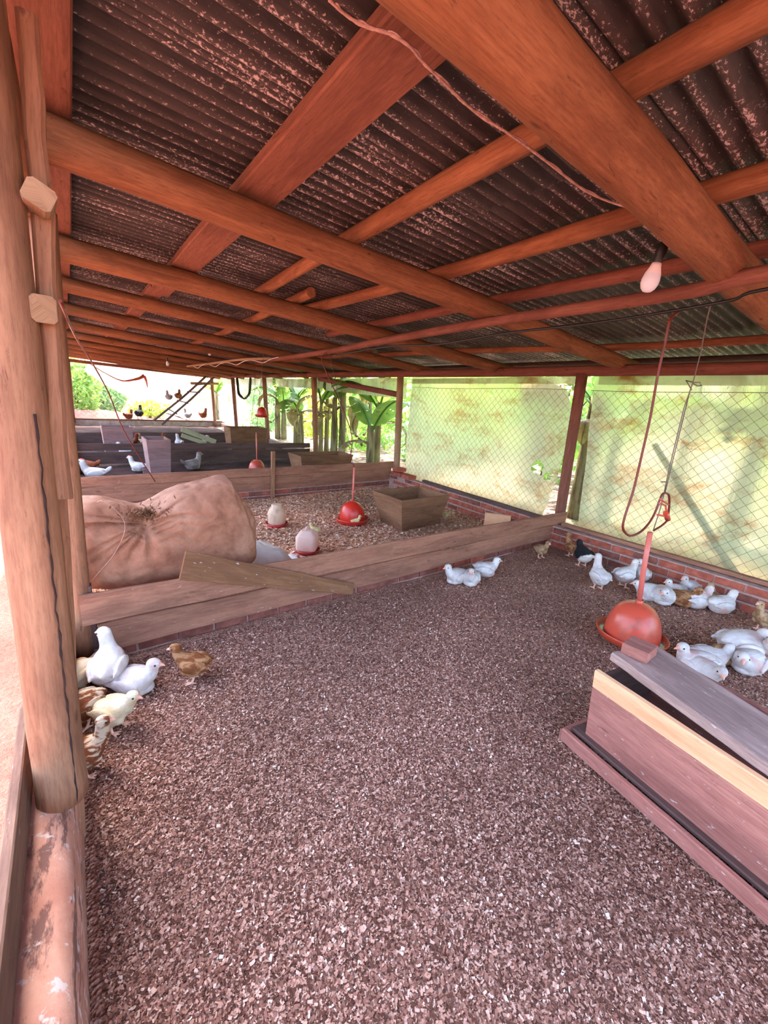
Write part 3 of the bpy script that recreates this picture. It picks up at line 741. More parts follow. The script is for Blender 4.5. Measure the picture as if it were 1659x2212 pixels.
# ---- board partitions
def partition(label, boards, y, extra=None, matn='board'):
    e = empty('board_partition', (0, y, 0)); tag(e, label, 'partition', 'board partitions between the pens')
    for k, (x0, za, x1, zb, w, w1, dy, mt) in enumerate(boards):
        mb = MB(); mb.board((x0, y + dy, za), (x1, y + dy, zb), w, 0.026, ch=0.004, nseg=22, wob=0.010, seed=k + y, w1=w1)
        ob('board', mb, M[mt], e)
    return e
e = partition('near board partition of two long planks with a loose plank leaning on it', [(-0.085, 0.345, 4.47, 0.302, 0.175, 0.13, -0.03, 'board'), (-0.02, 0.158, 4.26, 0.152, 0.168, 0.152, -0.02, 'board')], Y1)
mb = MB(); mb.board((-0.055, Y1 + 0.02, 0.0), (-0.06, Y1 + 0.02, 0.46), 0.07, 0.05, up=(1, 0, 0)); ob('stake', mb, M['board_dark'], e)
mb = MB(); mb.box((-0.005, Y1 - 0.052, 0.085), (0.09, 0.02, 0.05)); ob('metal_patch', mb, M['board_dark'], e)
e = partition('second board partition behind the chick pen, with a thin upright stake', [(-0.07, 0.395, 4.44, 0.40, 0.12, 0.12, -0.03, 'board'), (-0.07, 0.225, 4.40, 0.24, 0.2, 0.19, -0.02, 'board')], Y2)
q = ony(589, 1085, Y2 - 0.06); q2 = ony(590, 975, Y2 - 0.06)
mb = MB(); mb.board(q, q2, 0.055, 0.035, up=(1, 0, 0), nseg=4, wob=0.004); ob('stake', mb, M['post'], e)
e = partition('third board partition behind the resting white hens', [(-0.07, 0.365, 4.55, 0.32, 0.13, 0.11, -0.03, 'board_dark'), (-0.07, 0.16, 4.55, 0.14, 0.23, 0.2, -0.02, 'board_dark')], Y3)
e = partition('dark low partition furthest back behind the leaning feeder box', [(-0.07, 0.17, 4.55, 0.17, 0.3, 0.28, -0.03, 'board_dark')], Y4)
mb = MB()
a, b, c, d = ony(405, 1195, Y1 - 0.08), ony(382, 1252, Y1 - 0.13), ony(765, 1259, Y1 - 0.06), ony(757, 1285, Y1 - 0.07)
p0 = (a + b) / 2 + Vector((0, -0.01, 0.01)); p1 = (c + d) / 2
mb.board(p0, p1, 0.165, 0.022, up=(a - b), ch=0.004, nseg=14, wob=0.008, seed=4, w1=0.085)
tag(ob('loose_plank', mb, M['plank_loose']), 'short loose plank with droppings leaning askew against the near partition', 'plank')
# batten on top of the brick wall holding the tarp
mb = MB(); mb.board((XR + 0.1, YB, TOPZ + 0.02), (XR + 0.1, Y1 - 0.1, TOPZ + 0.02), 0.035, 0.06, ch=0.004, nseg=10, wob=0.006)
tag(ob('tarp_batten', mb, M['board']), 'thin wooden batten pinning the near tarp on the brick wall', 'batten')
mb = MB(); mb.board((xwall(Y1) + 0.1, Y1 + 0.15, TOPZ + 0.03), (xwall(4.9) + 0.12, 4.95, TOPZ + 0.03), 0.035, 0.06, ch=0.004, nseg=10, wob=0.006)
tag(ob('tarp_batten', mb, M['board_dark']), 'dark batten on the bricks below the torn tarp of the chick pen', 'batten')

# ================================================================== THINGS
# ---- hanging bell drinkers
def bell_drinker(label, base, R=0.165, H=0.2, bell='red_bell', tray='red_tray', stem=None, zt=0.055, water='algae', tilt=0.0):
    e = empty('bell_drinker', base); tag(e, label, 'drinker', 'red bell drinkers')
    c = Vector(base)
    rot = Matrix.Translation(c) @ Matrix.Rotation(tilt, 4, 'Y') @ Matrix.Translation(-c)
    def put(name, mb, m, par):
        mb.v = [tuple(rot @ Vector(v)) for v in mb.v]; return ob(name, mb, m, par)
    mb = MB(); prof = []
    for i in range(15):
        t = i / 14; a = t * math.pi / 2
        prof.append((R * math.cos(a) ** 0.72 if t < 1 else 0.014, zt + 0.03 + H * math.sin(a) ** 1.08))
    prof.append((0.014, zt + 0.03 + H + 0.012))
    inner = [(R - 0.008, zt + 0.034)]
    mb.lathe(inner + [(R + 0.001, zt + 0.026)] + prof, c, 40, caps=False); put('bell', mb, M[bell], e)
    mb = MB(); mb.lathe([(0.02, zt - 0.012), (R * 0.9, zt - 0.014), (R * 1.18, zt), (R * 1.29, zt + 0.035), (R * 1.31, zt + 0.05), (R * 1.27, zt + 0.05), (R * 1.23, zt + 0.03), (R * 1.1, zt + 0.012), (0.02, zt + 0.005)], c, 40)
    t = put('tray', mb, M[tray], e)
    mb = MB(); mb.lathe([(0.02, zt + 0.02), (R * 1.19, zt + 0.02)], c, 40); put('water', mb, M[water], t)
    return e
DR = Vector((2.83, 0.985, 0.0))
e = bell_drinker('large red bell drinker on a pipe beside the lidded feeder box', DR, 0.165, 0.23, tilt=0.06)
mb = MB(); mb.pole([DR + Vector((0.016, 0.0, 0.3)), DR + Vector((-0.012, 0.01, 0.55)), DR + Vector((-0.03, 0.015, 0.80))], [0.016, 0.0155, 0.015], 14); ob('pipe', mb, M['red_pipe'], e)
mb = MB(); mb.lathe([(0.02, 0.303), (0.024, 0.307), (0.021, 0.34), (0.02, 0.34)], DR + Vector((0.015, 0, 0)), 16); ob('collar', mb, M['red_bell'], e)
Yh = 0.99
mb = MB(); hp = [ony(x, y, Yh) for x, y in ((1466, 674), (1448, 690), (1437, 740), (1421, 810), (1405, 900), (1387, 980), (1368, 1060), (1350, 1115), (1346, 1142), (1360, 1157), (1382, 1150), (1402, 1130), (1416, 1105), (1426, 1078), (1433, 1066), (1444, 1068), (1446, 1085), (1444, 1110), (1443, 1122), (1430, 1135), (1412, 1146))]
mb.pole(catmull(hp, 6), 0.0065, 8); ob('hose', mb, M['hose'], e)
mb = MB()
for a, b in (((1426, 1078), (1444, 1090)), ((1424, 1087), (1438, 1092)), ((1438, 1092), (1441, 1115)), ((1420, 1112), (1443, 1116))):
    mb.pole([ony(*a, Yh - 0.005), ony(*b, Yh - 0.005)], 0.006, 8)
mb.pole([ony(1438, 1108, Yh - 0.005), ony(1443, 1122, Yh - 0.005)], 0.016, 10)
ob('valve_bracket', mb, M['red_bell'], e)
mb = MB(); cp = [(1537, 652, 0.86), (1527, 690, 0.88), (1514, 760, 0.92), (1497, 826, 0.97), (1478, 880, 0.985), (1446, 1010, 0.99), (1435, 1064, 0.99)]
mb.pole([ony(x, y, Y) for x, y, Y in cp], 0.0028, 6)
mb.pole([ony(1497, 826, 0.975), ony(1482, 822, 0.975), ony(1487, 830, 0.975), ony(1494, 842, 0.975)], 0.003, 6)
mb.pole([ony(1497, 826, 0.975), ony(1512, 826, 0.975), ony(1515, 833, 0.975), ony(1506, 834, 0.975), ony(1497, 828, 0.975)], 0.003, 6)
mb.pole([ony(1491, 842, 0.98), ony(1452, 1000, 0.99), ony(1437, 1064, 0.99)], 0.0026, 6)
mb.pole([ony(1435, 1064, 0.99), ony(1426, 1100, 0.99), ony(1411, 1146, 0.99)], 0.003, 6)
mb.pole([ony(1428, 1041, 0.985), ony(1441, 1041, 0.985)], 0.004, 6)
ob('hanging_cord', mb, M['metal'], e)

def hang(e, base, ztop, zb, x2=None, y2=None, rp=0.011, hose=True, ph=0.5):
    b = Vector(base); mb = MB()
    mb.pole([b + Vector((0, 0, zb)), b + Vector((0.005, 0, zb + ph))], rp, 12); ob('pipe', mb, M['red_pipe'], e)
    mb = MB(); top = Vector((x2 if x2 else b.x, y2 if y2 else b.y, ztop))
    mb.pole([b + Vector((0.005, 0, zb + ph - 0.02)), b.lerp(top, 0.5) + Vector((0, 0, (zb + ph) * 0.5)), top], 0.0035, 6); ob('hanging_cord', mb, M['metal'], e)
    if hose:
        t2 = top + Vector((-0.06, 0.02, -0.015))
        mb = MB(); mb.pole(catmull([t2 + Vector((0.04, 0, 0.0)), t2, t2 + Vector((-0.015, 0, -0.12)), b + Vector((-0.07, 0, zb + ph + 0.45)), b + Vector((-0.055, 0, zb + ph + 0.1)), b + Vector((-0.01, 0, zb + ph + 0.04)), b + Vector((0.004, 0, zb + ph))], 6), 0.0055, 6); ob('hose', mb, M['hose'], e)
b2 = onz(760, 1131, 0.015); b2.z = 0.015
e = bell_drinker('bright red bell drinker standing by the yellow chick in the second pen', b2, 0.155, 0.22, 'red_bright', 'red_bright', zt=0.03)
hang(e, b2, 2.02, 0.27, 2.66, 4.9, ph=0.42)
b3 = ony(555, 1012, 7.3); b3.z = 0.06
e = bell_drinker('red bell drinker hanging behind the second partition near the stake', b3, 0.145, 0.19, 'red_bell', 'red_bell', zt=0.05)
hang(e, b3, RZ(b3.x) - 0.04, 0.25, b3.x, 6.86, ph=0.5, hose=False)
b4 = ony(566, 900, 10.3)
e = bell_drinker('small red bell drinker pulled up high in front of a far post', b4, 0.13, 0.2, 'red_bright', 'red_bright', zt=0.0)
mb = MB(); mb.pole([b4 + Vector((0, 0, 0.22)), (b4.x, b4.y, RZ(b4.x) - 0.06)], 0.004, 6); ob('hanging_cord', mb, M['metal'], e)
mb = MB(); q = ony(551, 830, 8.58); mb.pole([(q.x, 8.58, RZ(q.x) - 0.04), q, ony(546, 880, 8.58), ony(540, 930, 8.58)], 0.004, 6)
tag(ob('hanging_line', mb, M['hose']), 'thin red cord hanging straight down left of the high drinker', 'cord')

# ---- chick jars
def jar(name, label, base, prof, mat, tr, trz, catg, knob=None, sq=0.0):
    e = empty(name, base); tag(e, label, catg, 'jar drinkers in the chick pen')
    mb = MB(); mb.lathe(prof, base, 28, caps=True, sq=sq); ob('jar', mb, mat, e)
    mb = MB(); mb.lathe([(0.01, trz[0]), (tr * 0.86, trz[0]), (tr, trz[1]), (tr * 0.97, trz[1]), (tr * 0.85, trz[0] + 0.015), (0.01, trz[0] + 0.015)], base, 28); ob('tray', mb, M['red_jar'], e)
    if knob: mb = MB(); mb.pole(knob, 0.007, 8); ob('handle', mb, mat, e)
    return e
b = onz(598, 1138, 0.015)
jar('jar_drinker', 'old cream jar drinker on a red tray by the second partition', b, [(0.09, 0.04), (0.1, 0.06), (0.1, 0.17), (0.085, 0.21), (0.06, 0.235), (0.058, 0.265), (0.05, 0.27)], M['jar_old'], 0.125, (0.012, 0.055), 'drinker')
b = onz(664, 1194, 0.015)
jar('jar_drinker', 'squarish white plastic jug drinker just behind the near partition', b, [(0.085, 0.035), (0.098, 0.06), (0.098, 0.175), (0.085, 0.2), (0.055, 0.225), (0.05, 0.235)], M['jug'], 0.12, (0.01, 0.045), 'drinker',
    [b + Vector((-0.02, 0, 0.23)), b + Vector((-0.015, 0, 0.262)), b + Vector((0.012, 0, 0.262)), b + Vector((0.02, 0, 0.23))], sq=1.2)

# ---- feeder boxes
def trough(mbm, e, x0, x1, y0, y1, z0, z1, fx, fy, t=0.022, mats=None, rz=0.0, names=None):
    """open box whose bottom is pulled in by fx, fy; panels are parts"""
    m = mats or {}
    T = [Vector((x0, y0, z1)), Vector((x1, y0, z1)), Vector((x1, y1, z1)), Vector((x0, y1, z1))]
    B = [Vector((x0 + fx, y0 + fy, z0)), Vector((x1 - fx, y0 + fy, z0)), Vector((x1 - fx, y1 - fy, z0)), Vector((x0 + fx, y1 - fy, z0))]
    R = Matrix.Rotation(rz, 3, 'Z'); c = Vector(e.location)
    cen = (B[0] + B[2]) / 2
    for i in range(4):
        j = (i + 1) % 4
        def ins(p): v = Vector((cen.x - p.x, cen.y - p.y, 0)); v = Vector((math.copysign(t, v.x), math.copysign(t, v.y), 0)); return p + v
        ring0 = [T[i], B[i], ins(B[i]), ins(T[i])]; ring1 = [T[j], B[j], ins(B[j]), ins(T[j])]
        mb = MB(); n = 8
        mb.loft([[c + R @ (a.lerp(b, k / n)) for a, b in zip(ring0, ring1)] for k in range(n + 1)], True, smooth=False)
        ob('side_panel', mb, mats.get(i, mbm) if mats else mbm, e)
    mb = MB(); mb.loft([[c + R @ (B[0] + Vector((t, t, 0.003))), c + R @ (B[3] + Vector((t, -t, 0.003))), c + R @ (B[3] + Vector((t, -t, 0.02))), c + R @ (B[0] + Vector((t, t, 0.02)))],
                        [c + R @ (B[1] + Vector((-t, t, 0.003))), c + R @ (B[2] + Vector((-t, -t, 0.003))), c + R @ (B[2] + Vector((-t, -t, 0.02))), c + R @ (B[1] + Vector((-t, t, 0.02)))]], True, smooth=False)
    ob('bottom_panel', mb, mbm, e)
# near feeder: long box along the right, slightly turned, lid plank on top
e = empty('feeder_box', (1.735, 0.69, 0.0), math.radians(-9.5)); tag(e, 'long lidded wooden feeder box with a pale new top board, right foreground', 'feeder box', 'wooden feeder boxes')
E_ = e.matrix_world.copy()
def LP(x, y, z): return E_ @ Vector((x, y, z))
FL = 1.75
def lpart(name, p0, p1, w, t, up, mat, **kw):
    mb = MB(); u = E_.to_3x3() @ Vector(up); mb.board(LP(*p0), LP(*p1), w, t, up=u, ch=0.004, nseg=12, wob=0.003, **kw); return ob(name, mb, M[mat], e)
lpart('side_panel', (0.0, 0.0, 0.20), (0.0, -FL, 0.20), 0.27, 0.024, (-0.09, 0, 1), 'feeder')
lpart('pale_board', (-0.016, 0.0, 0.378), (-0.016, -FL, 0.385), 0.088, 0.026, (-0.09, 0, 1), 'feeder_new', seed=3)
lpart('side_panel', (0.40, 0.0, 0.235), (0.40, -FL, 0.235), 0.35, 0.024, (0.09, 0, 1), 'feeder', seed=6)
lpart('end_panel', (0.02, -0.02, 0.23), (0.385, -0.02, 0.23), 0.33, 0.022, (0, 0.05, 1), 'board_dark', seed=2)
lpart('end_panel', (0.02, -FL + 0.02, 0.23), (0.385, -FL + 0.02, 0.23), 0.33, 0.022, (0, 0, 1), 'board_dark', seed=2)
lpart('bottom_panel', (0.2, 0.05, 0.068), (0.2, -FL, 0.068), 0.46, 0.02, (1, 0, 0), 'board_dark', seed=5)
lpart('base_rail', (-0.065, 0.065, 0.045), (-0.065, -FL, 0.05), 0.065, 0.024, (0, 0, 1), 'feeder', seed=7)
lpart('base_rail', (0.465, 0.065, 0.045), (0.465, -FL, 0.05), 0.065, 0.024, (0, 0, 1), 'feeder', seed=8)
lpart('base_rail', (-0.075, 0.065, 0.04), (0.475, 0.065, 0.04), 0.06, 0.022, (0, 0, 1), 'feeder', seed=9)
lpart('lid_ledge', (-0.03, 0.05, 0.012), (-0.03, -FL, 0.012), 0.06, 0.02, (1, 0, 0), 'feeder', seed=10)
mb = MB()
a, b = onz(1364, 1414, 0.44), onz(1800, 1692, 0.44)
a.z, b.z = 0.455, 0.425
mb.board(a, b, 0.27, 0.042, up=(1, 0.1, 0.0), ch=0.005, nseg=16, wob=0.006, seed=4)
tag(ob('lid_plank', mb, M['feeder_lid']), 'grey weathered plank laid across the near feeder box as its lid', 'lid')
mb = MB(); q0, q1 = onz(1360, 1394, 0.50), onz(1400, 1412, 0.50); q0.z = q1.z = 0.502
mb.board(q0 + (q0 - q1) * 0.15, q1 + (q1 - q0) * 0.2, 0.115, 0.05, up=(0.7, 0.5, 0.0), ch=0.005, nseg=3, wob=0.004)
tag(ob('wood_block', mb, M['feeder']), 'small split wood block weighing down the lid plank', 'block')

e = empty('feeder_box', (0, 0, 0.015)); tag(e, 'open tapered wooden feeder box beside the bright red drinker', 'feeder box', 'wooden feeder boxes')
trough(M['box_wood'], e, 2.86, 3.62, 3.52, 4.10, 0.0, 0.40, 0.10, 0.08)
e = empty('feeder_box', (0, 0, 0.0)); tag(e, 'mauve tapered feeder box among the resting white hens', 'feeder box', 'wooden feeder boxes')
trough(M['box_mauve'], e, 0.90, 1.26, 7.75, 8.35, 0.09, 0.65, 0.03, 0.04, mats={1: M['box_wood']})
mb = MB(); mb.box((1.08, 7.72, 0.045), (0.42, 0.05, 0.085)); ob('foot_board', mb, M['box_mauve'], e)
mb = MB(); mb.box((1.08, 8.3, 0.045), (0.42, 0.05, 0.085)); ob('foot_board', mb, M['box_mauve'], e)
e = empty('feeder_box', (0, 0, 0.0)); tag(e, 'low open feeder trough behind the second partition near the bananas', 'feeder box', 'wooden feeder boxes')
trough(M['box_wood'], e, 3.05, 4.1, 6.55, 7.1, 0.06, 0.48, 0.08, 0.08)
e = empty('feeder_box', (0, 0, 0.0)); tag(e, 'plain mauve feeder box standing beyond the third partition on the left', 'feeder box', 'wooden feeder boxes')
trough(M['box_mauve'], e, 0.42, 0.97, 10.3, 10.8, 0.02, 0.64, 0.03, 0.04)
e = empty('feeder_box', (0, 0, 0.0)); tag(e, 'wide plank feeder box beyond the third partition on the right', 'feeder box', 'wooden feeder boxes')
trough(M['box_wood'], e, 3.1, 4.05, 10.75, 11.3, 0.02, 0.60, 0.04, 0.04)
mb = MB(); mb.board(ony(392, 927, 9.30), ony(466, 955, 9.30), 0.10, 0.02, up=(0, 0, 1), nseg=4); o = tag(ob('fallen_board', mb, M['green_board']), 'upper of two pale green boards slanting over the third partition', 'board')
mb = MB(); mb.board(ony(392, 940, 9.30), ony(442, 957, 9.30), 0.085, 0.02, up=(0, 0, 1), nseg=4); tag(ob('fallen_board', mb, M['green_board']), 'lower shorter pale green board slanting over the third partition', 'board')
# pale block and half round log in the chick pen
mb = MB(); mb.board((3.98, 3.25, 0.12), (4.16, 3.0, 0.12), 0.2, 0.06, ch=0.02, nseg=3); tag(ob('wood_offcut', mb, M['feeder_new']), 'pale sawn offcut leaning on the bricks behind the near partition', 'offcut')
mb = MB(); mb.ell((0.0, 2.36, 0.07), (0.1, 0.085, 0.09), 14, 9); o = ob('stone', mb, M['stone']); tag(o, 'grey rounded stone in the corner behind the huddled white chicks', 'stone')

# ---- sack of shavings
GX, GZ_, SX, SZ_, SY_ = 0.27, 0.765, 0.385, 0.545, 2.90
def sack_pt(u, v):
    a = 2 * math.pi * u; th = math.pi * (v - 0.5)
    sg = lambda s, p: math.copysign(abs(s) ** p, s)
    x = 0.565 * sg(math.sin(th), 0.62); y = 0.27 * sg(math.cos(th), 0.34) * sg(math.cos(a), 0.72); z = 0.275 * sg(math.cos(th), 0.34) * sg(math.sin(a), 0.72)
    P = Vector((SX + x, SY_ + y, SZ_ + z - 0.05 * (x / 0.6)))
    top = max(0.0, z / 0.275)
    cr = max(0.0, 1 - abs(P.x - 0.80) / (0.54 if P.x < 0.80 else 0.17)) * top          # flap drawn up to a corner
    P.z += 0.185 * cr ** 1.25
    P.z += 0.015 * math.exp(-((P.x + 0.1) / 0.25) ** 2) * top
    front = max(0.0, -y / 0.27) ** 0.5
    dx, dz = P.x - GX, P.z - GZ_
    r = math.hypot(dx, dz * 1.1); an = math.atan2(dz, dx)
    w_ = an * 9 + 1.6 * math.sin(an * 3 + 1) + 2.5 * mnoise.noise(Vector((r * 2.5, an * 2, 1)))
    ridge = abs(math.sin(w_)) ** 0.55 - 0.7                                               # rounded pleats with sharp valleys
    P.y -= front * 0.068 * ridge * math.exp(-(r / 0.27) ** 2) * min(1, r / 0.06)
    P.y += front * 0.075 * math.exp(-(r / 0.08) ** 2)
    P.z -= 0.06 * math.exp(-((P.x - GX) / 0.13) ** 2) * top
    k = mnoise.noise(Vector((P.x * 4, P.y * 5, P.z * 4))) * 0.016 + (abs(mnoise.noise(Vector((P.x * 9 + P.z * 5, P.y * 9, P.z * 9 - P.x * 3)))) - 0.2) * 0.014 + mnoise.noise(Vector((P.x * 24, P.y * 24, P.z * 24))) * 0.003
    nrm = Vector((x * 0.6, y * 2, z * 2)).normalized(); P += nrm * k
    # long crease running down the raised right end
    P -= nrm * 0.02 * math.exp(-((P.x - 0.84 - 0.25 * (0.9 - P.z)) / 0.018) ** 2) * (front + top) * 0.6
    return P
mb = MB(); mb.grid(sack_pt, 230, 170)
e = empty('sack', (SX, SY_, 0.27)); tag(e, 'bulging tan woven sack gathered at its tied mouth, resting behind the partition', 'sack')
ob('bag', mb, M['sack'], e)
mb = MB()
for k in range(420):
    a = random.uniform(0, 2 * math.pi); r = abs(random.gauss(0, 0.05))
    c = Vector((GX + r * 1.6 * math.cos(a), SY_ - 0.235 + random.uniform(-.02, .06), GZ_ + 0.02 + r * 0.7 * math.sin(a)))
    d = Vector((random.uniform(-1, 1), random.uniform(-1, 1), random.uniform(-1, 1))).normalized() * random.uniform(.006, .016)
    s2, u2 = ortho(d); w_ = random.uniform(.002, .005)
    base = len(mb.v); mb.v += [tuple(c - d - s2 * w_), tuple(c + d - s2 * w_), tuple(c + d + s2 * w_), tuple(c - d + s2 * w_)]
    mb.f.append((base, base + 1, base + 2, base + 3)); mb.uv.append(((0, 0), (1, 0), (1, 1), (0, 1))); mb.mi.append(0); mb.sm.append(False)
o = ob('spilling_shavings', mb, M['plank_loose'], e); o['kind'] = 'stuff'
mb = MB(); t0 = Vector((0.0, SY_ - 0.29, 0.83))
mb.pole(catmull([t0 + Vector((0.05, 0.12, 0.03)), t0 + Vector((0.07, 0.02, 0.06)), t0 + Vector((0.12, -0.01, 0.02)), t0 + Vector((0.16, -0.03, -0.08)), t0 + Vector((0.10, -0.04, -0.22)), t0 + Vector((-0.02, -0.04, -0.36)), t0 + Vector((-0.06, -0.05, -0.42))], 6), 0.0013, 6); ob('string', mb, M['twine'], e)
# dusty cloth lying over something beside the sack
def cloth_pt(u, v):
    x = 0.92 + 0.62 * u; y = 2.95 + 0.5 * v
    dx, dy = (x - 1.16) / 0.30, (y - 3.17) / 0.24; r = max(abs(dx) ** 1.3 + 0.25 * abs(dy), abs(dy))
    pl = max(0.0, min(1.0, 1.75 * (1 - r)))
    z = 0.035 + (0.30 - 0.14 * (x - 1.05) / 0.3) * pl ** 0.8 + 0.022 * mnoise.noise(Vector((u * 5, v * 5, 2))) + 0.01 * mnoise.noise(Vector((u * 13, v * 11, 7)))
    return (x + 0.03 * mnoise.noise(Vector((v * 6, 0, u))), y, max(0.032, z))
mb = MB(); mb.grid(cloth_pt, 40, 36); o = ob('dusty_cloth', mb, M['cloth'])
sm = o.modifiers.new('thick', 'SOLIDIFY'); sm.thickness = 0.004; sm.offset = 1
tag(o, 'greyish white cloth crumpled on the floor right of the sack', 'cloth')

# ---- electric bulbs, twine
def bulb(label, top, k=1.0, tilt=(0.0, 0.0), ztop=None):
    e = empty('light_bulb', top); tag(e, label, 'light bulb', 'hanging light bulbs')
    R = Matrix.Translation(top) @ Matrix.Rotation(tilt[0], 4, 'X') @ Matrix.Rotation(tilt[1], 4, 'Y') @ Matrix.Scale(k, 4)
    def put(name, mb, m): mb.v = [tuple(R @ Vector(v)) for v in mb.v]; return ob(name, mb, m, e)
    mb = MB(); mb.lathe([(0.004, 0.0), (0.016, -0.004), (0.02, -0.02), (0.019, -0.045), (0.017, -0.05), (0.0175, -0.075), (0.016, -0.078), (0.006, -0.079)], (0, 0, 0), 20); put('socket', mb, M['black'])
    mb = MB(); mb.lathe([(0.006, -0.077), (0.0175, -0.078), (0.02, -0.09), (0.029, -0.115), (0.0305, -0.12)], (0, 0, 0), 24); put('neck', mb, M['bulb_base'])
    mb = MB(); mb.lathe([(0.0305, -0.12), (0.0335, -0.138), (0.032, -0.155), (0.026, -0.17), (0.016, -0.180), (0.003, -0.184)], (0, 0, 0), 24); put('globe', mb, M['bulb'])
    zt = ztop if ztop else RZ(top[0]) - 0.03
    mb = MB(); mb.pole([Vector(top), Vector((top[0] + 0.03, top[1] - (0.075 if k > 1 else 0.0), zt))], 0.003, 6); ob('cord', mb, M['metal'], e)
    return e
q = ony(1436, 522, 0.93); bulb('pinkish white light bulb in a black socket hanging beside the thick rafter', q, 1.06, (0.12, 0.12))
q = ony(452, 748, 8.57); bulb('tiny white bulb hanging under the far rafters above the pale pole', q, 0.9)
q = ony(361, 773, 10.3); bulb('tiny white bulb hanging furthest back on the left', q, 0.9)
mb = MB()
tw = [(712, 0, 0.06), (742, 28, 0.06), (785, 55, 0.055), (840, 72, 0.05), (885, 100, 0.045), (910, 130, 0.045), (960, 180, 0.04), (1030, 245, 0.04), (1090, 283, 0.03), (1150, 325, 0.03), (1210, 372, 0.025), (1270, 415, 0.02), (1330, 440, 0.01), (1420, 465, -0.02)]
pts = catmull([onroof(x, y, o_) for x, y, o_ in tw], 6)
mb.pole(pts, [0.0035 + 0.0025 * abs(mnoise.noise(Vector((i * 0.33, 1, 2)))) for i in range(len(pts))], 7)
mb.pole([p + Vector((0.006 * math.sin(i * 0.9), 0.006 * math.cos(i * 0.8), 0.002)) for i, p in enumerate(pts)], 0.0022, 5)
tag(ob('dusty_twine', mb, M['twine']), 'cobwebbed twine strung under the roof from the wide plank to the thick rafter', 'twine')
mb = MB(); w1 = [(130, 650, 2.0), (165, 730, 3.0), (200, 785, 4.0), (235, 850, 5.0), (265, 925, 5.3), (300, 985, 5.4), (335, 1040, 5.5)]
mb.pole(catmull([ony(*p) for p in w1], 5), 0.006, 6); tag(ob('dangling_wire', mb, M['hose']), 'thin dark wire slanting down from the left posts to the second partition', 'wire')

# ================================================================== SHEETING AND NETS
def lerp_poly(pts, v):
    k = v * (len(pts) - 1); i = min(int(k), len(pts) - 2); t = k - i
    return (pts[i][0] + (pts[i + 1][0] - pts[i][0]) * t, pts[i][1] + (pts[i + 1][1] - pts[i][1]) * t)
def tarp(name, Lp, Rp, nu, nv, label, mat='tarp', wr=0.03, hole=None, seed=0, thick=True, group=None):
    """Lp, Rp: (y or x, z) outlines of the left and right edge; plane given by fn"""
    def fn(u, v):
        a, b = lerp_poly(Lp, v), lerp_poly(Rp, v)
        s, z = a[0] + (b[0] - a[0]) * u, a[1] + (b[1] - a[1]) * u
        fan = math.hypot(s - Rp[0][0], (z - Rp[0][1]))
        w_ = wr * (mnoise.noise(Vector((s * 1.3, z * 0.5, seed))) + 0.45 * mnoise.noise(Vector((s * 5.0 + z * 2.2, z * 1.4 - s, seed + 3))) + 0.16 * mnoise.noise(Vector((s * 14, z * 6, seed + 5))))
        return s, z, w_
    mb = MB(); return fn, mb
def tarp_right(X, Lp, Rp, nu, nv, label, mat='tarp', wr=0.035, hole=None, seed=0, cat='tarp'):
    fn, _ = tarp('t', Lp, Rp, nu, nv, label, mat, wr, hole, seed)
    mb = MB()
    def P(u, v): s, z, w_ = fn(u, v); return (X + 0.03 * max(0, s - 2.6) + w_, s, z)
    keep = None
    if hole:
        def keep(u, v):
            s, z, w_ = fn(u, v)
            return not any(((s - hy) / hr) ** 2 + ((z - hz) / hs) ** 2 < 1 + 0.5 * mnoise.noise(Vector((s * 20, z * 20, 0))) for hy, hz, hr, hs in hole)
    mb.grid(P, nu, nv, keep=keep)
    return tag(ob('plastic_tarp', mb, M[mat]), label, cat, 'plastic sheets closing the open sides')
XT = 4.66
def yz(px, py, X=XT): q = onx(px, py, X); return (q.y, q.z)
h1 = yz(1160, 1012)
tarp_right(XT, [yz(884, 806), yz(878, 870), yz(869, 950), yz(864, 1052)], [yz(1150, 806), yz(1222, 842), yz(1236, 890), yz(1222, 960), yz(1200, 1040), yz(1160, 1142)], 70, 50,
           'torn translucent plastic sheet with rust stains closing the chick pen side', hole=[(h1[0], h1[1], 0.10, 0.085), (yz(1183, 1028)[0], yz(1183, 1028)[1], 0.07, 0.04), (yz(1056, 850)[0], yz(1056, 850)[1], 0.06, 0.03)], seed=1)
tarp_right(XT, [(2.53, 1.87), (2.50, 1.3), (2.46, 0.8), (2.43, 0.04)], [(YB, 1.87), (YB, 1.3), (YB, 0.8), (YB, 0.04)], 90, 44, 'large translucent plastic sheet glowing green and yellow on the near right side', seed=2)
tarp_right(XT - 0.02, [(5.8, 1.86), (5.8, 1.78)], [(2.7, 1.87), (2.7, 1.79)], 40, 6, 'narrow folded plastic hem under the eave above the torn sheet', 'tarp', 0.02, None, 5)
tarp_right(XT - 0.02, [(2.48, 1.90), (2.48, 1.78)], [(YB, 1.9), (YB, 1.78)], 40, 6, 'narrow folded plastic hem under the eave above the large sheet', 'tarp', 0.02, None, 6)
tarp_right(XT, [(9.05, 1.88), (9.05, 1.72), (9.05, 1.62)], [(5.95, 1.88), (5.95, 1.7), (5.95, 1.52)], 40, 12, 'rolled up plastic valance over the banana view, nearest bay', 'tarp', 0.05, None, 7)
tarp_right(XT, [(12.35, 1.90), (12.35, 1.68)], [(9.2, 1.88), (9.2, 1.66)], 40, 10, 'rolled up plastic valance two bays further back', 'tarp', 0.06, None, 8)
tarp_right(XT - 0.05, [(18.4, 1.93), (18.4, 1.72)], [(12.5, 1.92), (12.5, 1.70)], 40, 10, 'pinkish rolled plastic valance near the far end', 'tarp_white', 0.06, None, 9)
mb = MB(); a, b = onx(690, 818, 4.62), onx(862, 853, 4.62); mb.pole([a, b], 0.05, 12, 0.08, 3, sub=6)
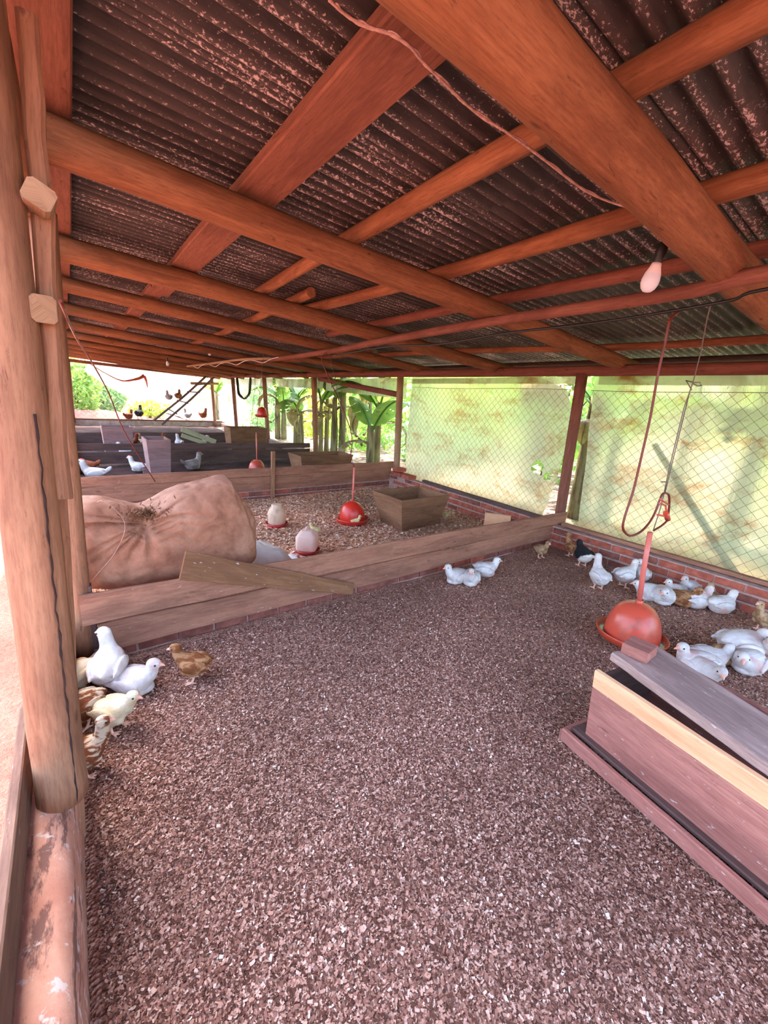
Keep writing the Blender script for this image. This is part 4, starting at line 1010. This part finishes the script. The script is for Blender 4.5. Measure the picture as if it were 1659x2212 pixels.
tag(ob('diagonal_brace', mb, M['post_red']), 'reddish pole slanting under the eave in front of the bananas', 'pole')
mb = MB(); a, b = onx(1412, 960, 4.80), onx(1592, 1250, 4.74); mb.pole([a, b], [0.03, 0.035], 12, 0.08, 4, sub=6)
tag(ob('leaning_pole', mb, M['post_pale']), 'pole leaning outside against the large near plastic sheet', 'pole')
# white torn tarp and red cloth at the far end
YT = YE + 0.05
mb = MB()
def et(px, py, Y=YT): q = ony(px, py, Y); return q
Lp = [et(192, 783), et(180, 800), et(230, 833), et(285, 862)]; Rp = [et(440, 808), et(440, 830), et(440, 850), et(400, 868)]
def ep(u, v):
    k = v * 3; i = min(int(k), 2); t = k - i
    p = Lp[i].lerp(Lp[i + 1], t).lerp(Rp[i].lerp(Rp[i + 1], t), u)
    return p + Vector((0, 0.10 * mnoise.noise(Vector((p.x * 2, p.z * 2, 4))) + 0.04 * mnoise.noise(Vector((p.x * 7, p.z * 5, 1))), 0))
mb.grid(ep, 40, 20); tag(ob('plastic_tarp', mb, M['tarp_white']), 'bright white torn tarp hanging in the sunlit far end opening', 'tarp', 'plastic sheets closing the open sides')
mb = MB()
for off in (0.0, 0.03):
    mb.pole(catmull([et(196, 787, YE - 0.05), et(225, 805, YE - 0.05), et(262, 822, YE - 0.05), et(290, 820, YE - 0.05), et(312, 812, YE - 0.05)], 6), [0.012 + 0.05 * (i / 24) ** 2 for i in range(25)], 8, 0.5, 3)
mb.pole([et(312, 812, YE - 0.05), et(316, 822, YE - 0.06), et(319, 838, YE - 0.06)], [0.05, 0.04, 0.012], 8, 0.5, 4)
tag(ob('red_cloth', mb, M['red_cloth']), 'red cloth strip drooping across the far end opening', 'cloth')
mb = MB()
for k, (xa, xb) in enumerate(((512, 524), (531, 541))):
    mb.pole(catmull([onx(xa, 812, 4.58), onx(xa + 4, 850, 4.55), onx(528, 862, 4.55)], 5), [0.03, 0.035, 0.04, 0.04, 0.05, 0.06, 0.05, 0.045, 0.04, 0.03, 0.02], 8, 0.5, k) if k == 0 else mb.pole(catmull([onx(xb, 812, 4.58), onx(xb - 2, 848, 4.55), onx(530, 860, 4.55)], 5), 0.04, 8, 0.5, k)
tag(ob('black_rag', mb, M['black']), 'black rag slung between the far right posts', 'rag')

def net(label, f, s0, s1, z0, z1, cell=0.1, r=0.0016, mat='wire', topw=0.003):
    """diagonal wires in the plane given by f(s, z)"""
    mb = MB(); H = z1 - z0; c = s0 - H
    while c < s1 + H:
        for sg in (1, -1):
            # line s = c + sg*(z - z0) (+H for the back slant)
            c0 = c if sg > 0 else c
            a = [c0, z0]; b = [c0 + sg * H, z1]
            t0, t1 = 0.0, 1.0
            d = b[0] - a[0]
            ta, tb = (s0 - a[0]) / d, (s1 - a[0]) / d
            if ta > tb: ta, tb = tb, ta
            t0, t1 = max(t0, ta), min(t1, tb)
            if t1 - t0 < 0.02: continue
            pts = []
            for q in range(5):
                t = t0 + (t1 - t0) * q / 4; s = a[0] + d * t; z = a[1] + H * t
                k = 0.012
                s += k * mnoise.noise(Vector((s * 2.0, z * 2.0, 3.0))); z += k * mnoise.noise(Vector((s * 2.0, z * 2.0, 8.0)))
                pts.append(f(s, z))
            mb.pole(pts, r, 3, caps=False)
        c += cell
    for zz in (z0, z1):
        mb.pole([f(s, zz + 0.008 * math.sin(s * 2.3)) for s in np.linspace(s0, s1, 14)], topw, 5)
    return tag(ob('chain_link_net', mb, M[mat]), label, 'wire net', 'chain-link nets on the open sides')
XN = 4.60
fr = lambda s, z: (XN + 0.03 * max(0, s - 2.6) + 0.008 * mnoise.noise(Vector((s, z, 1))), s, z)
net('chain-link net stretched in front of the torn plastic sheet', fr, 2.68, 5.8, 0.14, 1.72)
net('chain-link net stretched in front of the large near plastic sheet', fr, YB, 2.52, 0.14, 1.72)
net('fine chain-link net in the bright far end opening', lambda s, z: (s, YE - 0.02, z), 0.0, 4.6, 0.26, 1.98, 0.16, 0.0035, 'wire_dark', 0.006)

# ladder leaning at the far end
e = empty('ladder', (2.2, 17.3, 0)); tag(e, 'rough branch ladder leaning against the far right corner', 'ladder')
def ld(px, py, Y=17.6): return ony(px, py, Y)
A = (ld(332, 908), ld(446, 812)); B = (ld(349, 917, 17.2), ld(474, 803, 17.2))
for a, b in (A, B):
    mb = MB(); m1 = a.lerp(b, 0.5) + Vector((0, 0, -0.05)); mb.pole(catmull([a, m1, b], 6), 0.04, 8, 0.2, 2); ob('rail', mb, M['twig'], e)
for t in (0.27, 0.46, 0.66, 0.82):
    mb = MB(); a, b = A[0].lerp(A[1], t) + Vector((0, 0, -0.04)), B[0].lerp(B[1], t - 0.04) + Vector((0, 0, -0.04)); mb.pole([a + (a - b) * 0.2, b + (b - a) * 0.2], 0.022, 8, 0.3, t); ob('rung', mb, M['twig'], e)
mb = MB(); mb.pole([ony(412, 828, 18.45), ony(472, 829, 18.45)], 0.05, 8, 0.1, 2); tag(ob('cross_pole', mb, M['post_pale']), 'short pale pole tied crosswise at the ladder top', 'pole')

# ================================================================== PLANTS OUTSIDE
def banana_leaf(L, Wd, droop, seed, tears=4):
    mb = MB(); rnd = random.Random(seed); tr = [rnd.uniform(0.25, 0.95) for _ in range(tears)]
    def rib(t):
        a = 1.15 - droop * t * t * 1.9
        return t
    pts = [Vector((0, 0, 0))]; ang = 1.2
    n = 18
    for i in range(n):
        t = i / n; an = ang - droop * (t ** 1.4) * 2.1
        pts.append(pts[-1] + Vector((math.cos(an), 0, math.sin(an))) * (L / n))
    def P(u, v):
        k = min(u * n, n - 1e-4); i = int(k); p = pts[i].lerp(pts[i + 1], k - i)
        stem = 0.12
        if u < stem: hw = 0.02
        else:
            q = (u - stem) / (1 - stem); hw = max(0.006, Wd / 2 * (math.sin(math.pi * min(1, q ** 0.75)) ** 0.6))
        s = (v - 0.5) * 2
        dn = (pts[min(i + 1, n)] - pts[i]).normalized(); nz = Vector((-dn.z, 0, dn.x))
        sag = -abs(s) ** 1.5 * hw * 0.35 + 0.02 * mnoise.noise(Vector((u * 12, s * 2, seed)))
        return p + Vector((0, s * hw, 0)) + nz * (sag + 0.015 * abs(s))
    def keep(u, v):
        return not any(abs(u - t - 0.04 * abs(v - 0.5)) < 0.012 and abs(v - 0.5) > 0.12 for t in tr)
    mb.grid(P, 36, 6, keep=keep)
    mb.pole([p + Vector((0, 0, -0.012)) for p in pts], [0.03 * (1 - 0.85 * i / n) for i in range(n + 1)], 6)
    return mb
BL = [banana_leaf(1.9, 0.55, 0.75, 1).mesh('banana_leaf', M['banana_leaf']), banana_leaf(1.6, 0.5, 1.05, 2, 6).mesh('banana_leaf', M['banana_leaf']),
      banana_leaf(1.3, 0.48, 0.5, 3, 2).mesh('banana_leaf', M['banana_leaf']), banana_leaf(1.2, 0.4, 1.5, 4, 5).mesh('banana_leaf', M['banana_dry'])]
def banana(x, y, h, label, stems=1, nl=7, r=0.09, seed=0, sc=1.0, lean=(0, 0)):
    rnd = random.Random(seed); e = empty('banana_plant', (x, y, 0)); tag(e, label, 'banana plant', 'banana plants in the grove')
    for s in range(stems):
        ox, oy = (0, 0) if s == 0 else (rnd.uniform(-.3, .3), rnd.uniform(-.35, .35))
        hh = h * (1 if s == 0 else rnd.uniform(0.6, 0.95))
        mb = MB(); mb.pole([(x + ox, y + oy, -0.1), (x + ox + lean[0] * 0.5, y + oy + lean[1] * 0.5, hh * 0.5), (x + ox + lean[0], y + oy + lean[1], hh)], [r * 1.15, r, r * 0.6], 12, 0.1, seed + s, sub=4)
        ob('stem', mb, M['banana_stem'], e)
        m = nl if s == 0 else max(3, nl - 3)
        for k in range(m):
            dry = rnd.random() < 0.34
            me = BL[3] if dry else BL[rnd.choice([0, 1, 2, 0, 1])]
            o = bpy.data.objects.new('leaf', me); COL.objects.link(o); o.parent = e
            o.location = (ox + lean[0], oy + lean[1], hh - (0.35 if dry else 0.08) - 0.03 * k)
            o.rotation_euler = (rnd.uniform(-.2, .2), rnd.uniform(-.15, .35) + (0.5 if dry else 0), 2 * math.pi * k / m + rnd.uniform(-.4, .4))
            k2 = sc * rnd.uniform(0.8, 1.1); o.scale = (k2, k2, k2)
    return e
def gp(px, py, z=0.0): q = onz(px, py, z); return q.x, q.y
BN = [(gp(738, 985), 2.3, 'thick pale banana stem with big leaves seen right of the third post', 2, 7, .085), (gp(705, 975), 1.7, 'brown-green banana plant just right of the third right hand post', 2, 7, .06),
      (gp(812, 1005), 1.45, 'banana plant with one large dark green leaf left of the torn sheet', 2, 7, .08), (gp(795, 985), 1.8, 'slim banana plant between the pale stem and the torn sheet', 1, 6, .05),
      (gp(640, 960), 1.5, 'banana plant in the gap left of the third right hand post', 2, 6, .08), (gp(600, 945), 1.7, 'banana plant with hanging dry leaves behind the high red drinker', 2, 6, .09),
      (gp(470, 905), 1.5, 'banana plant with a bright leaf beside the far corner post', 1, 7, .09)]
for i, (p, h, lab, st, nl, r) in enumerate(BN): banana(p[0], p[1], h, lab, st, nl, r, 60 + i)
banana(5.6, 3.0, 1.7, 'small banana plant in the gap beside the post between the tarp bays', 2, 5, 0.08, 80, 0.7)
for i, (x, y, h, lab) in enumerate([(6.3, 4.4, 2.2, 'banana plant hidden behind the torn plastic sheet'), (6.2, 1.4, 2.2, 'banana plant shining through the large near plastic sheet'), (7.0, -0.6, 2.6, 'banana plant behind the near end of the large plastic sheet'), (7.6, 2.6, 2.8, 'tall banana plant further behind the tarp post')]):
    banana(x, y, h, lab, 2, 7, 0.1, 90 + i)

def bush(center, rad, n, size, mat, label, seed, stem=True, flowers=None, cat='bush', group=None):
    r_ = np.random.default_rng(seed); e = empty('bush' if cat == 'bush' else 'tree', (center[0], center[1], 0)); tag(e, label, cat, group)
    th = r_.uniform(0, 2 * np.pi, n); ph = np.arccos(r_.uniform(-1, 1, n)); rr = r_.uniform(0.45, 1.05, n) ** 0.7
    lump = 1 + 0.25 * np.sin(th * 3 + seed) * np.sin(ph * 4)
    c = np.stack([center[0] + rad[0] * rr * lump * np.sin(ph) * np.cos(th), center[1] + rad[1] * rr * lump * np.sin(ph) * np.sin(th), np.maximum(0.02, center[2] + rad[2] * rr * lump * np.cos(ph))], 1)
    d = r_.normal(0, 1, (n, 3)); d[:, 2] -= 0.3; d /= np.linalg.norm(d, axis=1)[:, None]
    s = np.cross(d, r_.normal(0, 1, (n, 3))); s /= np.linalg.norm(s, axis=1)[:, None]
    l = size * r_.uniform(0.6, 1.3, n)[:, None]; w_ = l * 0.42
    up = np.cross(d, s)
    V = np.stack([c - d * l, c - s * w_ + up * l * 0.15, c + d * l, c + s * w_ + up * l * 0.15], 1).reshape(-1, 3)
    idx = np.arange(n)[:, None] * 4; F = (idx + [0, 1, 2, 3])
    def mk(nm, V, F, m, par):
        me = bpy.data.meshes.new(nm); me.from_pydata(V.tolist(), [], F.tolist()); me.materials.append(m); o = link(nm, me, par); o['kind'] = 'stuff'; return o
    mk('foliage', V, F, M[mat], e)
    if flowers:
        m = 40; j = r_.integers(0, n, m); cc = c[j] + r_.normal(0, .05, (m, 3))
        mb = MB()
        for q in cc: mb.ell(q, (0.05, 0.05, 0.04), 6, 4)
        o = ob('flowers', mb, M[flowers], e); o['kind'] = 'stuff'
    if stem:
        mb = MB(); mb.pole([(center[0], center[1], -0.1), (center[0] + 0.1, center[1], center[2])], [0.07, 0.03], 8, 0.2, seed, sub=4)
        for k in range(4):
            a = k * 1.7 + seed; mb.pole([(center[0] + 0.05, center[1], center[2] * 0.5), (center[0] + rad[0] * 0.6 * math.cos(a), center[1] + rad[1] * 0.6 * math.sin(a), center[2] + rad[2] * 0.3)], [0.03, 0.012], 6)
        ob('branches', mb, M['trunk'], e)
    return e
GRV = 'leafy trees and bushes of the grove'
BU = [((8.6, 5.5, 1.6), (1.4, 1.5, 1.5), 'bush_a', 'leafy bush behind the bananas beside the torn sheet'), ((9.5, 9.0, 1.7), (1.5, 1.6, 1.7), 'bush_y', 'sunlit yellow-green bush behind the third right hand post'),
      ((8.8, 12.5, 1.5), (1.3, 1.5, 1.5), 'bush_a', 'green bush behind the high red drinker'), ((9.4, 16.5, 1.7), (1.6, 1.7, 1.7), 'bush_y', 'light green bush seen past the black rag'),
      ((8.0, 20.5, 1.4), (1.4, 1.6, 1.5), 'bush_b', 'bluish green bush past the far right corner'), ((9.5, 1.0, 1.8), (1.6, 1.8, 1.8), 'bush_y', 'yellow-green bush glowing behind the large near sheet'),
      ((8.6, -2.2, 1.7), (1.5, 1.6, 1.7), 'bush_a', 'green bush behind the near end of the shed'), ((12.5, 7.0, 2.4), (2.2, 2.6, 2.4), 'bush_a', 'tall tree crown deep in the grove'),
      ((13.5, 14.0, 2.6), (2.4, 3.0, 2.6), 'bush_y', 'broad pale tree crown deep in the grove past the third bay'), ((12.0, 22.0, 2.6), (2.4, 2.8, 2.6), 'bush_a', 'tree crown far past the end of the shed on the right'),
      ((12.5, -1.0, 2.6), (2.2, 2.8, 2.6), 'bush_a', 'tree crown behind the near sheet, deep in the grove')]
for i, (c, r_, m, lab) in enumerate(BU): bush(c, r_, 1500, 0.15, m, lab, 200 + i, group=GRV)
for i, (x, y, m, lab) in enumerate([(7.2, 8.0, 'bush_b', 'low undergrowth between the banana stems beside the torn sheet'), (7.0, 10.8, 'bush_a', 'low undergrowth behind the third right hand post'), (7.4, 14.2, 'bush_y', 'low sunlit undergrowth past the high red drinker'), (6.6, 17.4, 'bush_b', 'low bluish undergrowth near the far right corner')]):
    bush((x, y, 0.45), (0.9, 1.1, 0.6), 700, 0.11, m, lab, 260 + i, group=GRV)
bush((0.15, 23.5, 1.3), (1.0, 1.2, 1.3), 1500, 0.15, 'bush_a', 'flowering bush with yellow blossoms outside the far left opening', 230, flowers='f_yellow', group=GRV)
bush((1.2, 25.5, 0.9), (1.2, 1.0, 1.0), 1200, 0.15, 'bush_b', 'bluish bush behind the hens at the far end opening', 231, group=GRV)
bush((3.1, 24.5, 0.35), (0.9, 0.6, 0.45), 500, 0.12, 'bush_y', 'low yellowish bush below the white tarp outside the far end', 232, group=GRV)
bush((-4.5, 30.0, 2.6), (3.0, 2.5, 2.8), 1500, 0.25, 'bush_a', 'large dark tree behind the flowering bush', 233, group=GRV)
mb = MB(); mb.grid(lambda u, v: (-1.2 + 4.0 * u, 21.6 + 1.6 * v, -0.05 + 0.62 * math.sin(math.pi * v) * (0.65 + 0.35 * mnoise.noise(Vector((u * 3.3, 0, 2)))) * min(1, 6 * u, 6 * (1 - u)) + 0.06 * mnoise.noise(Vector((u * 20, v * 9, 1)))), 40, 14)
tag(ob('earth_mound', mb, M['earth']), 'heap of red earth outside the far left opening', 'mound')

# ================================================================== BIRDS
def bird_mesh(name, stand=True, neck=0.055, hyaw=0.0, hfwd=0.02, hpitch=0.0, crouch=0.0, fluff=1.0, tail=1.0, adult=False, bow=0.0):
    """one continuous body: trunk, neck, head, wings, tail, legs; beak points along +x"""
    mb = MB(); zc = (0.112 if stand else 0.062) - crouch; f = fluff
    tp = 0.35 if stand else 0.15                       # trunk pitch
    def B(x, z): return Vector((x * math.cos(tp) - z * math.sin(tp) * 0.4, 0, zc + z + x * math.sin(tp) * 0.55))
    trunk = [(-0.108 * tail, 0.035, .004), (-0.092, 0.028, .02), (-0.076, 0.014, .04), (-0.048, 0.0, .057), (-0.012, -0.004, .064), (0.026, -0.002, .061), (0.056, 0.008, .049), (0.074, 0.018, .03), (0.082, 0.022, .012)]
    rings = []
    for x, z, r in trunk:
        c = B(x, z); rr = r * f
        ring = []
        for j in range(20):
            a = 2 * math.pi * j / 20; ring.append(c + Vector((0, math.cos(a) * rr * 1.04, math.sin(a) * rr * (0.98 if stand else (0.95 if math.sin(a) > 0 else 0.9)))))
        rings.append(ring)
    mb.loft(rings)
    chest = B(0.045, 0.012)
    head = Vector((chest.x + hfwd + 0.015, 0.0, chest.z + 0.04 + neck * 0.8)); head.y = math.sin(hyaw) * 0.018; head.x += (math.cos(hyaw) - 1) * 0.015
    mid = chest.lerp(head, 0.55) + Vector((0.006, 0, 0.0))
    mb.pole(catmull([chest + Vector((-0.02, 0, -0.01)), chest.lerp(mid, 0.5), mid, head], 5), [0.046 * f, .043 * f, .04 * f, .037 * f, .037 * f, .036, .035, .033, .031, .030, .0285, .0275, .027, .0265, .026, .025], 16)
    hd = Vector((math.cos(hyaw) * math.cos(hpitch), math.sin(hyaw) * math.cos(hpitch), math.sin(hpitch)))
    sd = Vector((-math.sin(hyaw), math.cos(hyaw), 0))
    hr = Matrix((hd, sd, hd.cross(sd))).transposed()
    mb.ell(head + hd * 0.003 + Vector((0, 0, 0.005)), (0.031, 0.0245, 0.0265), 16, 10, rot=hr)
    bk = head + hd * 0.031 + Vector((0, 0, 0.001))
    mb.pole([bk - hd * 0.008, bk + hd * 0.006, bk + hd * 0.014 - Vector((0, 0, 0.003)), bk + hd * 0.020 - Vector((0, 0, 0.006))], [.0095, .0075, .0048, .0022], 10)
    for s in (-1, 1):                                     # folded wings
        R = Matrix.Rotation(-tp * 0.25 + 0.18, 3, 'Y') @ Matrix.Rotation(s * 0.16, 3, 'Z')
        mb.ell(B(-0.022, 0.012) + Vector((0, s * 0.056 * f, 0)), (0.062, 0.0125, 0.031), 16, 10, rot=R)
        mb.ell(B(-0.07, 0.016) + Vector((0, s * 0.046 * f, 0)), (0.04, 0.008, 0.013), 12, 8, rot=R)
        mb.ell(B(0.02, -0.026) + Vector((0, s * 0.03, 0)), (0.035, 0.026, 0.032), 12, 8)
    if stand:
        for s in (-1, 1):
            hx = -0.006; k = 0.004 * s
            mb.pole([(hx, s * .026, zc - 0.018), (hx + 0.012, s * .03, zc - 0.045), (hx - 0.004, s * .03, 0.046)], [.03, .021, .0088], 12, sub=3)
            mb.pole([(hx - 0.004, s * .03, 0.05), (hx - 0.002, s * .03, 0.03), (hx + 0.004 + k, s * .03, 0.007)], [.0078, .0062, .0068], 10, sub=2)
            for a in (-0.5, 0.0, 0.5):
                d = Vector((math.cos(a), math.sin(a), 0)); c = Vector((hx + 0.004 + k, s * .03, 0.006)); mb.pole([c, c + d * 0.02 + Vector((0, 0, .001)), c + d * 0.036 - Vector((0, 0, .002))], [.006, .005, .0032], 8)
            c = Vector((hx + 0.002, s * .03, 0.006)); mb.pole([c, c - Vector((0.02, 0, 0.002))], [.0052, .0032], 8)
    else:
        mb.ell((0.0, 0, 0.028), (0.075, 0.05, 0.028), 18, 10)
    if adult:
        for k in range(3): mb.ell(head + hd * (0.012 - 0.01 * k) + Vector((0, 0, 0.024 + (0.002 if k == 1 else 0))), (0.007, 0.0035, 0.009), 8, 6, rot=hr)
        for q in (-1, 0, 1):
            R = Matrix.Rotation(0.75, 3, 'Y') @ Matrix.Rotation(q * 0.25, 3, 'Z'); mb.ell(B(-0.11, 0.045) + Vector((0, q * 0.008, 0)), (0.045, 0.008, 0.018), 12, 8, rot=R)
    me = mb.mesh(name + '_raw', M['f_white']); o = bpy.data.objects.new(name + '_raw', me); COL.objects.link(o)
    rm = o.modifiers.new('r', 'REMESH'); rm.mode = 'VOXEL'; rm.voxel_size = 0.0034; rm.use_smooth_shade = True
    sm = o.modifiers.new('s', 'SMOOTH'); sm.factor = 0.5; sm.iterations = 3
    dg = bpy.context.evaluated_depsgraph_get(); out = bpy.data.meshes.new_from_object(o.evaluated_get(dg)); out.name = name
    bpy.data.objects.remove(o)
    out.materials.clear()
    for m in ('f_white', 'skin', 'beak', 'eye', 'comb'): out.materials.append(M[m])
    bm = bmesh.new(); bm.from_mesh(out)
    bkc = bk + hd * 0.008
    for fc in bm.faces:
        c = fc.calc_center_median(); fc.smooth = True
        if stand and c.z < 0.052: fc.material_index = 1
        elif (c - bk).dot(hd) > -0.002 and (c - bkc).length < 0.02: fc.material_index = 2
        elif adult and c.z > head.z + 0.0235 and (c - head).length < 0.045: fc.material_index = 4
        else: fc.material_index = 0
    for s in (-1, 1):
        p = head + hd * 0.016 + sd * (s * 0.0205) + Vector((0, 0, 0.009))
        r = bmesh.ops.create_icosphere(bm, subdivisions=2, radius=0.0046, matrix=Matrix.Translation(p))
        for v in r['verts']:
            for fc in v.link_faces: fc.material_index = 3; fc.smooth = True
    bm.to_mesh(out); bm.free()
    return out
PO = {'stand': bird_mesh('bird_stand', neck=0.045), 'tall': bird_mesh('bird_tall', neck=0.085, hfwd=0.012), 'look_l': bird_mesh('bird_look_left', neck=0.06, hyaw=1.0), 'look_r': bird_mesh('bird_look_right', neck=0.06, hyaw=-1.0),
      'hunch': bird_mesh('bird_hunch', neck=0.015, hfwd=0.03), 'sit': bird_mesh('bird_sit', False, 0.026, 0.0, 0.02, fluff=1.05), 'sit_l': bird_mesh('bird_sit_left', False, 0.02, 0.9, 0.02, fluff=1.05),
      'sleep': bird_mesh('bird_sleep', False, -0.005, 0.5, 0.035, -0.25, fluff=1.1), 'lie': bird_mesh('bird_lie', False, 0.0, -0.7, 0.03, -0.2, fluff=1.15),
      'hen_sit': bird_mesh('hen_sit', False, 0.065, 0.0, 0.02, fluff=1.05, adult=True, tail=1.15), 'hen': bird_mesh('hen_stand', True, 0.08, 0.2, 0.02, adult=True, tail=1.15)}
def bird(px, py, pose, col, face, k, label, name='chick', z=None, at=None, cat='chick', group='young birds on the litter'):
    p = at if at is not None else onz(px, py, z or 0.0)
    o = bpy.data.objects.new(name, PO[pose]); COL.objects.link(o)
    zz = (z if z is not None else 0.0)
    if at is None: p.z = zz + float(floor_h(p.x, p.y)) * (1 if z is None or z < 0.1 else 0) + 0.001
    o.location = p; o.rotation_euler = (0, 0, math.radians(face)); o.scale = (k, k, k)
    if col != 'f_white':
        o.material_slots[0].link = 'OBJECT'; o.material_slots[0].material = M[col]
    return tag(o, label, cat, group)
LEFT, RIGHT, CAM, AWAY = 143, -37, -129, 51
# huddle at the left wall
bird(240, 1488, 'look_l', 'f_white', 75, 1.22, 'tall white chick standing in the huddle by the left post, head turned left')
bird(296, 1496, 'sit', 'f_white', -30, 1.15, 'white chick sitting at the right edge of the left huddle, facing right')
bird(172, 1500, 'tall', 'f_cream', -150, 1.05, 'cream chick half hidden behind the left post')
bird(183, 1568, 'stand', 'f_stripe', -160, 1.0, 'brown and white chick stepping out from behind the left post')
bird(255, 1575, 'hunch', 'f_cream', -38, 0.98, 'cream chick hunched in front of the left huddle, facing right')
bird(196, 1668, 'tall', 'f_stripe', -12, 0.92, 'striped brown chick nearest the left post, neck stretched right')
bird(418, 1472, 'stand', 'f_brown', 155, 0.95, 'single rust brown chick standing alone in front of the near partition')
# by the partition
bird(983, 1260, 'sit', 'f_white', 170, 1.12, 'leftmost of three white chicks resting against the near partition')
bird(1015, 1264, 'sit', 'f_white', -140, 1.12, 'middle one of three white chicks resting against the near partition')
bird(1048, 1243, 'sit', 'f_white', -35, 1.12, 'rightmost of three white chicks resting against the near partition')
bird(1167, 1206, 'stand', 'f_buff', -100, 0.85, 'small buff chick standing in the corner end of the near partition')
bird(1231, 1200, 'tall', 'f_brown', 80, 0.9, 'brown chick standing at the brick corner behind the black one')
bird(1256, 1222, 'hunch', 'f_pied', 60, 1.15, 'black chick with white rump crouching at the brick wall')
bird(1272, 1203, 'hunch', 'f_buff', 20, 0.85, 'buff chick between the black chick and the bricks')
bird(1290, 1271, 'tall', 'f_white', 55, 1.12, 'white chick walking away alone on the litter towards the bricks')
bird(1345, 1267, 'stand', 'f_white', -20, 1.1, 'white chick standing left of the drinker pipe, facing right')
bird(1381, 1262, 'hunch', 'f_white', 40, 1.0, 'white chick just behind the red drinker pipe')
bird(1396, 1293, 'lie', 'f_white', 150, 1.15, 'white chick lying right beside the drinker pipe')
bird(1428, 1302, 'lie', 'f_white', -150, 1.2, 'fluffy white chick lying left of the brown one in the wall row')
bird(1455, 1290, 'sit', 'f_white', 150, 1.0, 'white chick behind the brown one, beak to the left')
bird(1470, 1308, 'sit', 'f_brown', -60, 1.12, 'rust brown chick sitting in the row of whites by the bricks')
bird(1486, 1283, 'sit', 'f_white', 160, 1.0, 'white chick squeezed against the bricks behind the row')
bird(1500, 1312, 'sit', 'f_white', -30, 1.15, 'white chick sitting right of the brown one in the wall row')
bird(1532, 1308, 'sit', 'f_buff', 30, 1.0, 'drab buff chick between the last two white ones in the wall row')
bird(1552, 1324, 'sit', 'f_white', -25, 1.15, 'last white chick at the right end of the wall row')
bird(1641, 1362, 'tall', 'f_buff', 150, 0.9, 'bare-necked buff chick at the right picture edge')
# group behind the feeder lid
bird(1492, 1452, 'sit', 'f_white', 150, 1.2, 'white chick with raised cream head just behind the feeder lid')
bird(1512, 1472, 'lie', 'f_white', -110, 1.15, 'white chick lying lowest, half behind the feeder lid')
bird(1532, 1437, 'sit_l', 'f_white', -60, 1.05, 'white chick in the middle of the heap behind the feeder lid')
bird(1563, 1432, 'sleep', 'f_buff', 150, 1.0, 'buff chick tucked between the white ones behind the feeder lid')
bird(1592, 1420, 'lie', 'f_white', -30, 1.45, 'largest white bird lying at the back of the heap on the right')
bird(1608, 1452, 'sleep', 'f_white', 170, 1.2, 'round white chick sleeping in front of the heap on the right')
bird(1664, 1440, 'hunch', 'f_white', 170, 1.1, 'white chick cut by the right picture edge')
# chick pen
bird(680, 1158, 'stand', 'f_yellow', 130, 0.62, 'yellow chick peeking from behind the white jug drinker', z=0.016)
bird(768, 1139, 'stand', 'f_yellow', -20, 0.62, 'yellow chick in front of the bright red drinker', z=0.016)
bird(962, 1121, 'hunch', 'f_yellow', -60, 0.6, 'yellow chick right of the open feeder box in the chick pen', z=0.016)
# third pen hens
H = dict(name='hen', cat='hen', group='grown hens in the far pens')
bird(205, 1036, 'hen_sit', 'f_white', 165, 1.75, 'white hen lying at the left behind the second partition', **H)
bird(184, 1022, 'hen_sit', 'f_rust', 150, 1.9, 'rust brown hen lying behind the white one at the left wall', **H)
bird(299, 1019, 'hen_sit', 'f_white', 150, 1.45, 'small white hen sitting left of the mauve feeder box', **H)
bird(418, 1016, 'hen_sit', 'f_grey', 20, 1.7, 'greyish white hen with its tail to us right of the mauve feeder box', **H)
# far birds
FAR = [(262, 918, 10.2, 'hen', 'f_white', 140, 1.3, 'white hen pecking at the far feeder box rim', 0.0), (280, 915, 11.2, 'hen', 'f_rust', -30, 1.6, 'brown hen standing right of the far feeder box', 0.0),
       (310, 936, 11.8, 'hen', 'f_stripe', 160, 1.4, 'speckled hen in the dark far pen, left one', 0.0), (343, 936, 11.8, 'hen', 'f_rust', 20, 1.4, 'brown hen in the dark far pen, middle one', 0.0), (386, 936, 11.6, 'hen', 'f_white', 100, 1.4, 'white hen beside the slanting green boards', 0.0),
       (438, 938, 11.6, 'hen', 'f_white', -20, 1.3, 'white hen in the far pen right of the green boards', 0.0)]
for px, py, Y, po, col, fc, k, lab, zz in FAR:
    q = ony(px, py, Y); q.z = 0.003; bird(0, 0, po, col, fc, k, lab, at=q, **H)
for px, po, col, fc, k, lab in [(302, 'hen', 'f_black', 60, 2.0, 'dark hen perched on the far end wall'), (279, 'hen_sit', 'f_rust', 40, 1.8, 'brown hen perched left of the dark one on the far wall'), (406, 'hen', 'f_grey', 120, 1.7, 'pale grey hen perched alone on the far end wall'), (440, 'hen', 'f_rust', -60, 1.9, 'red-brown cockerel perched at the far corner post')]:
    q = ony(px, 908, YE + 0.03); q.z = 0.25; bird(0, 0, po, col, fc, k, lab, at=q, **H)
q = A[0].lerp(A[1], 0.46) + Vector((0.0, 0, 0.03)); bird(0, 0, 'hen_sit', 'f_brown', 60, 1.7, 'pinkish brown hen roosting on the ladder', at=q, **H)
q = A[0].lerp(A[1], 0.43) + Vector((-0.25, 0.1, 0.02)); bird(0, 0, 'hen_sit', 'f_grey', 100, 1.7, 'grey hen roosting on the ladder behind the brown one', at=q, **H)
